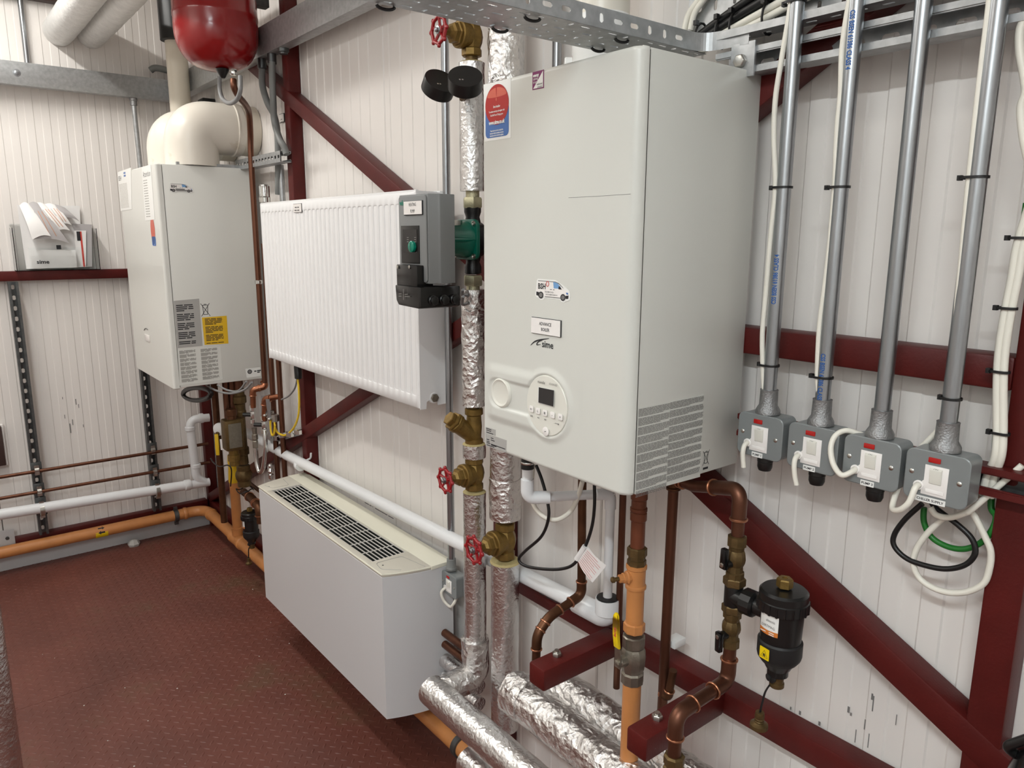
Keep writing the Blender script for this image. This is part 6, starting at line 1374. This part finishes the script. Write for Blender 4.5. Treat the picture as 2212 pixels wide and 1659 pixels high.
for px, py in ((598, 946), (611, 940), (628, 938), (645, 933)): q = Y(px, py, -.09); mk('clamp', M().lathe(q-uz*.01, uz, [(.014, 0), (.019, .003), (.019, .02), (.014, .023)], 10), 'chrome', t, sm=22)
for px, py, lab in ((583, 895, 'left'), (593, 903, 'right')):
    q = Y(px, py, -.11); t = thing('earth_clamp', f'{lab} steel earth clamp with upright tag on the copper risers', 'clamp', q, 'earth clamps'); mk('band', M().lathe(q-uz*.016, uz, [(.013, 0), (.018, .003), (.018, .03), (.013, .033)], 10), 'steel', t, sm=22); mk('tag', strip(M(), [q+V(0, -.02, -.005), q+V(0, -.024, .085)], (.014, .018), .0015, V(.6, -.8, 0)), 'galv_bright', t); mk('screw', M().lathe(q+V(0, -.016, 0), (.6, -.8, 0), [(.006, 0), (.006, .016), (.003, .018)], 8), 'steel', t)
cable('earth_wire', [Y(643, 818, -.1), Y(646, 850, -.1), Y(645, 895, -.1), Y(634, 925, -.1), Y(616, 940, -.1), Y(602, 936, -.11), Y(595, 926, -.12), Y(593, 912, -.12)], .0042, 'cable_yellow', 'yellow earth wire curving down from the radiator to the right clamp')
cable('earth_wire', [Y(584, 908, -.13), Y(585, 928, -.13), Y(588, 940, -.13), Y(592, 936, -.13), Y(594, 918, -.13)], .0042, 'cable_yellow', 'short yellow earth wire linking the two clamps')
q = Y(644, 808, -.1); mk('wire_connector', M().lathe(q-uz*.02, uz, [(.008, 0), (.014, .003), (.015, .05), (.012, .055)], 14), 'black_plastic', label='black sleeve hanging under the radiator on the earth wire', cat='connector', loc=tuple(q))
cable('lead_cable', [Y(642, 816, -.1), Y(637, 838, -.09), Y(624, 855, -.085), Y(606, 864, -.085)], .0035, 'cable_grey', 'grey lead from the black sleeve to the copper riser')
q = Y(585, 1020, -.12); t = thing('drain_cock', 'small chrome drain cock on the copper riser above the fan coil', 'valve', q); mk('body', M().lathe(q-uz*.03, uz, [(.008, 0), (.012, .004), (.012, .02), (.008, .024), (.014, .036), (.008, .05), (.012, .06), (.008, .068)], 12), 'chrome', t); mk('tag', M().box(q.x-.03, q.x-.012, q.y-.002, q.y, q.z-.006, q.z+.02), 'switch_white', t)
# crumbs of dirt on the floor plates
for i, (px, py) in enumerate(((120, 1205), (425, 1232), (478, 1201), (576, 1381), (625, 1390), (546, 1273), (585, 1345), (270, 1486), (616, 1500), (118, 1422), (233, 1600), (182, 1524), (400, 1650), (560, 1418), (290, 1655), (92, 1414), (320, 1557), (383, 1487))):
    q = Z(px, py, .0); m = M().lathe((q.x, q.y, 0), uz, [(.0022+.0012*(i%3)*.5, 0), (.0022, .001), (.001, .0018)], 3+i%3)
    mk('debris', m, 'crumb', fl, sm=10)
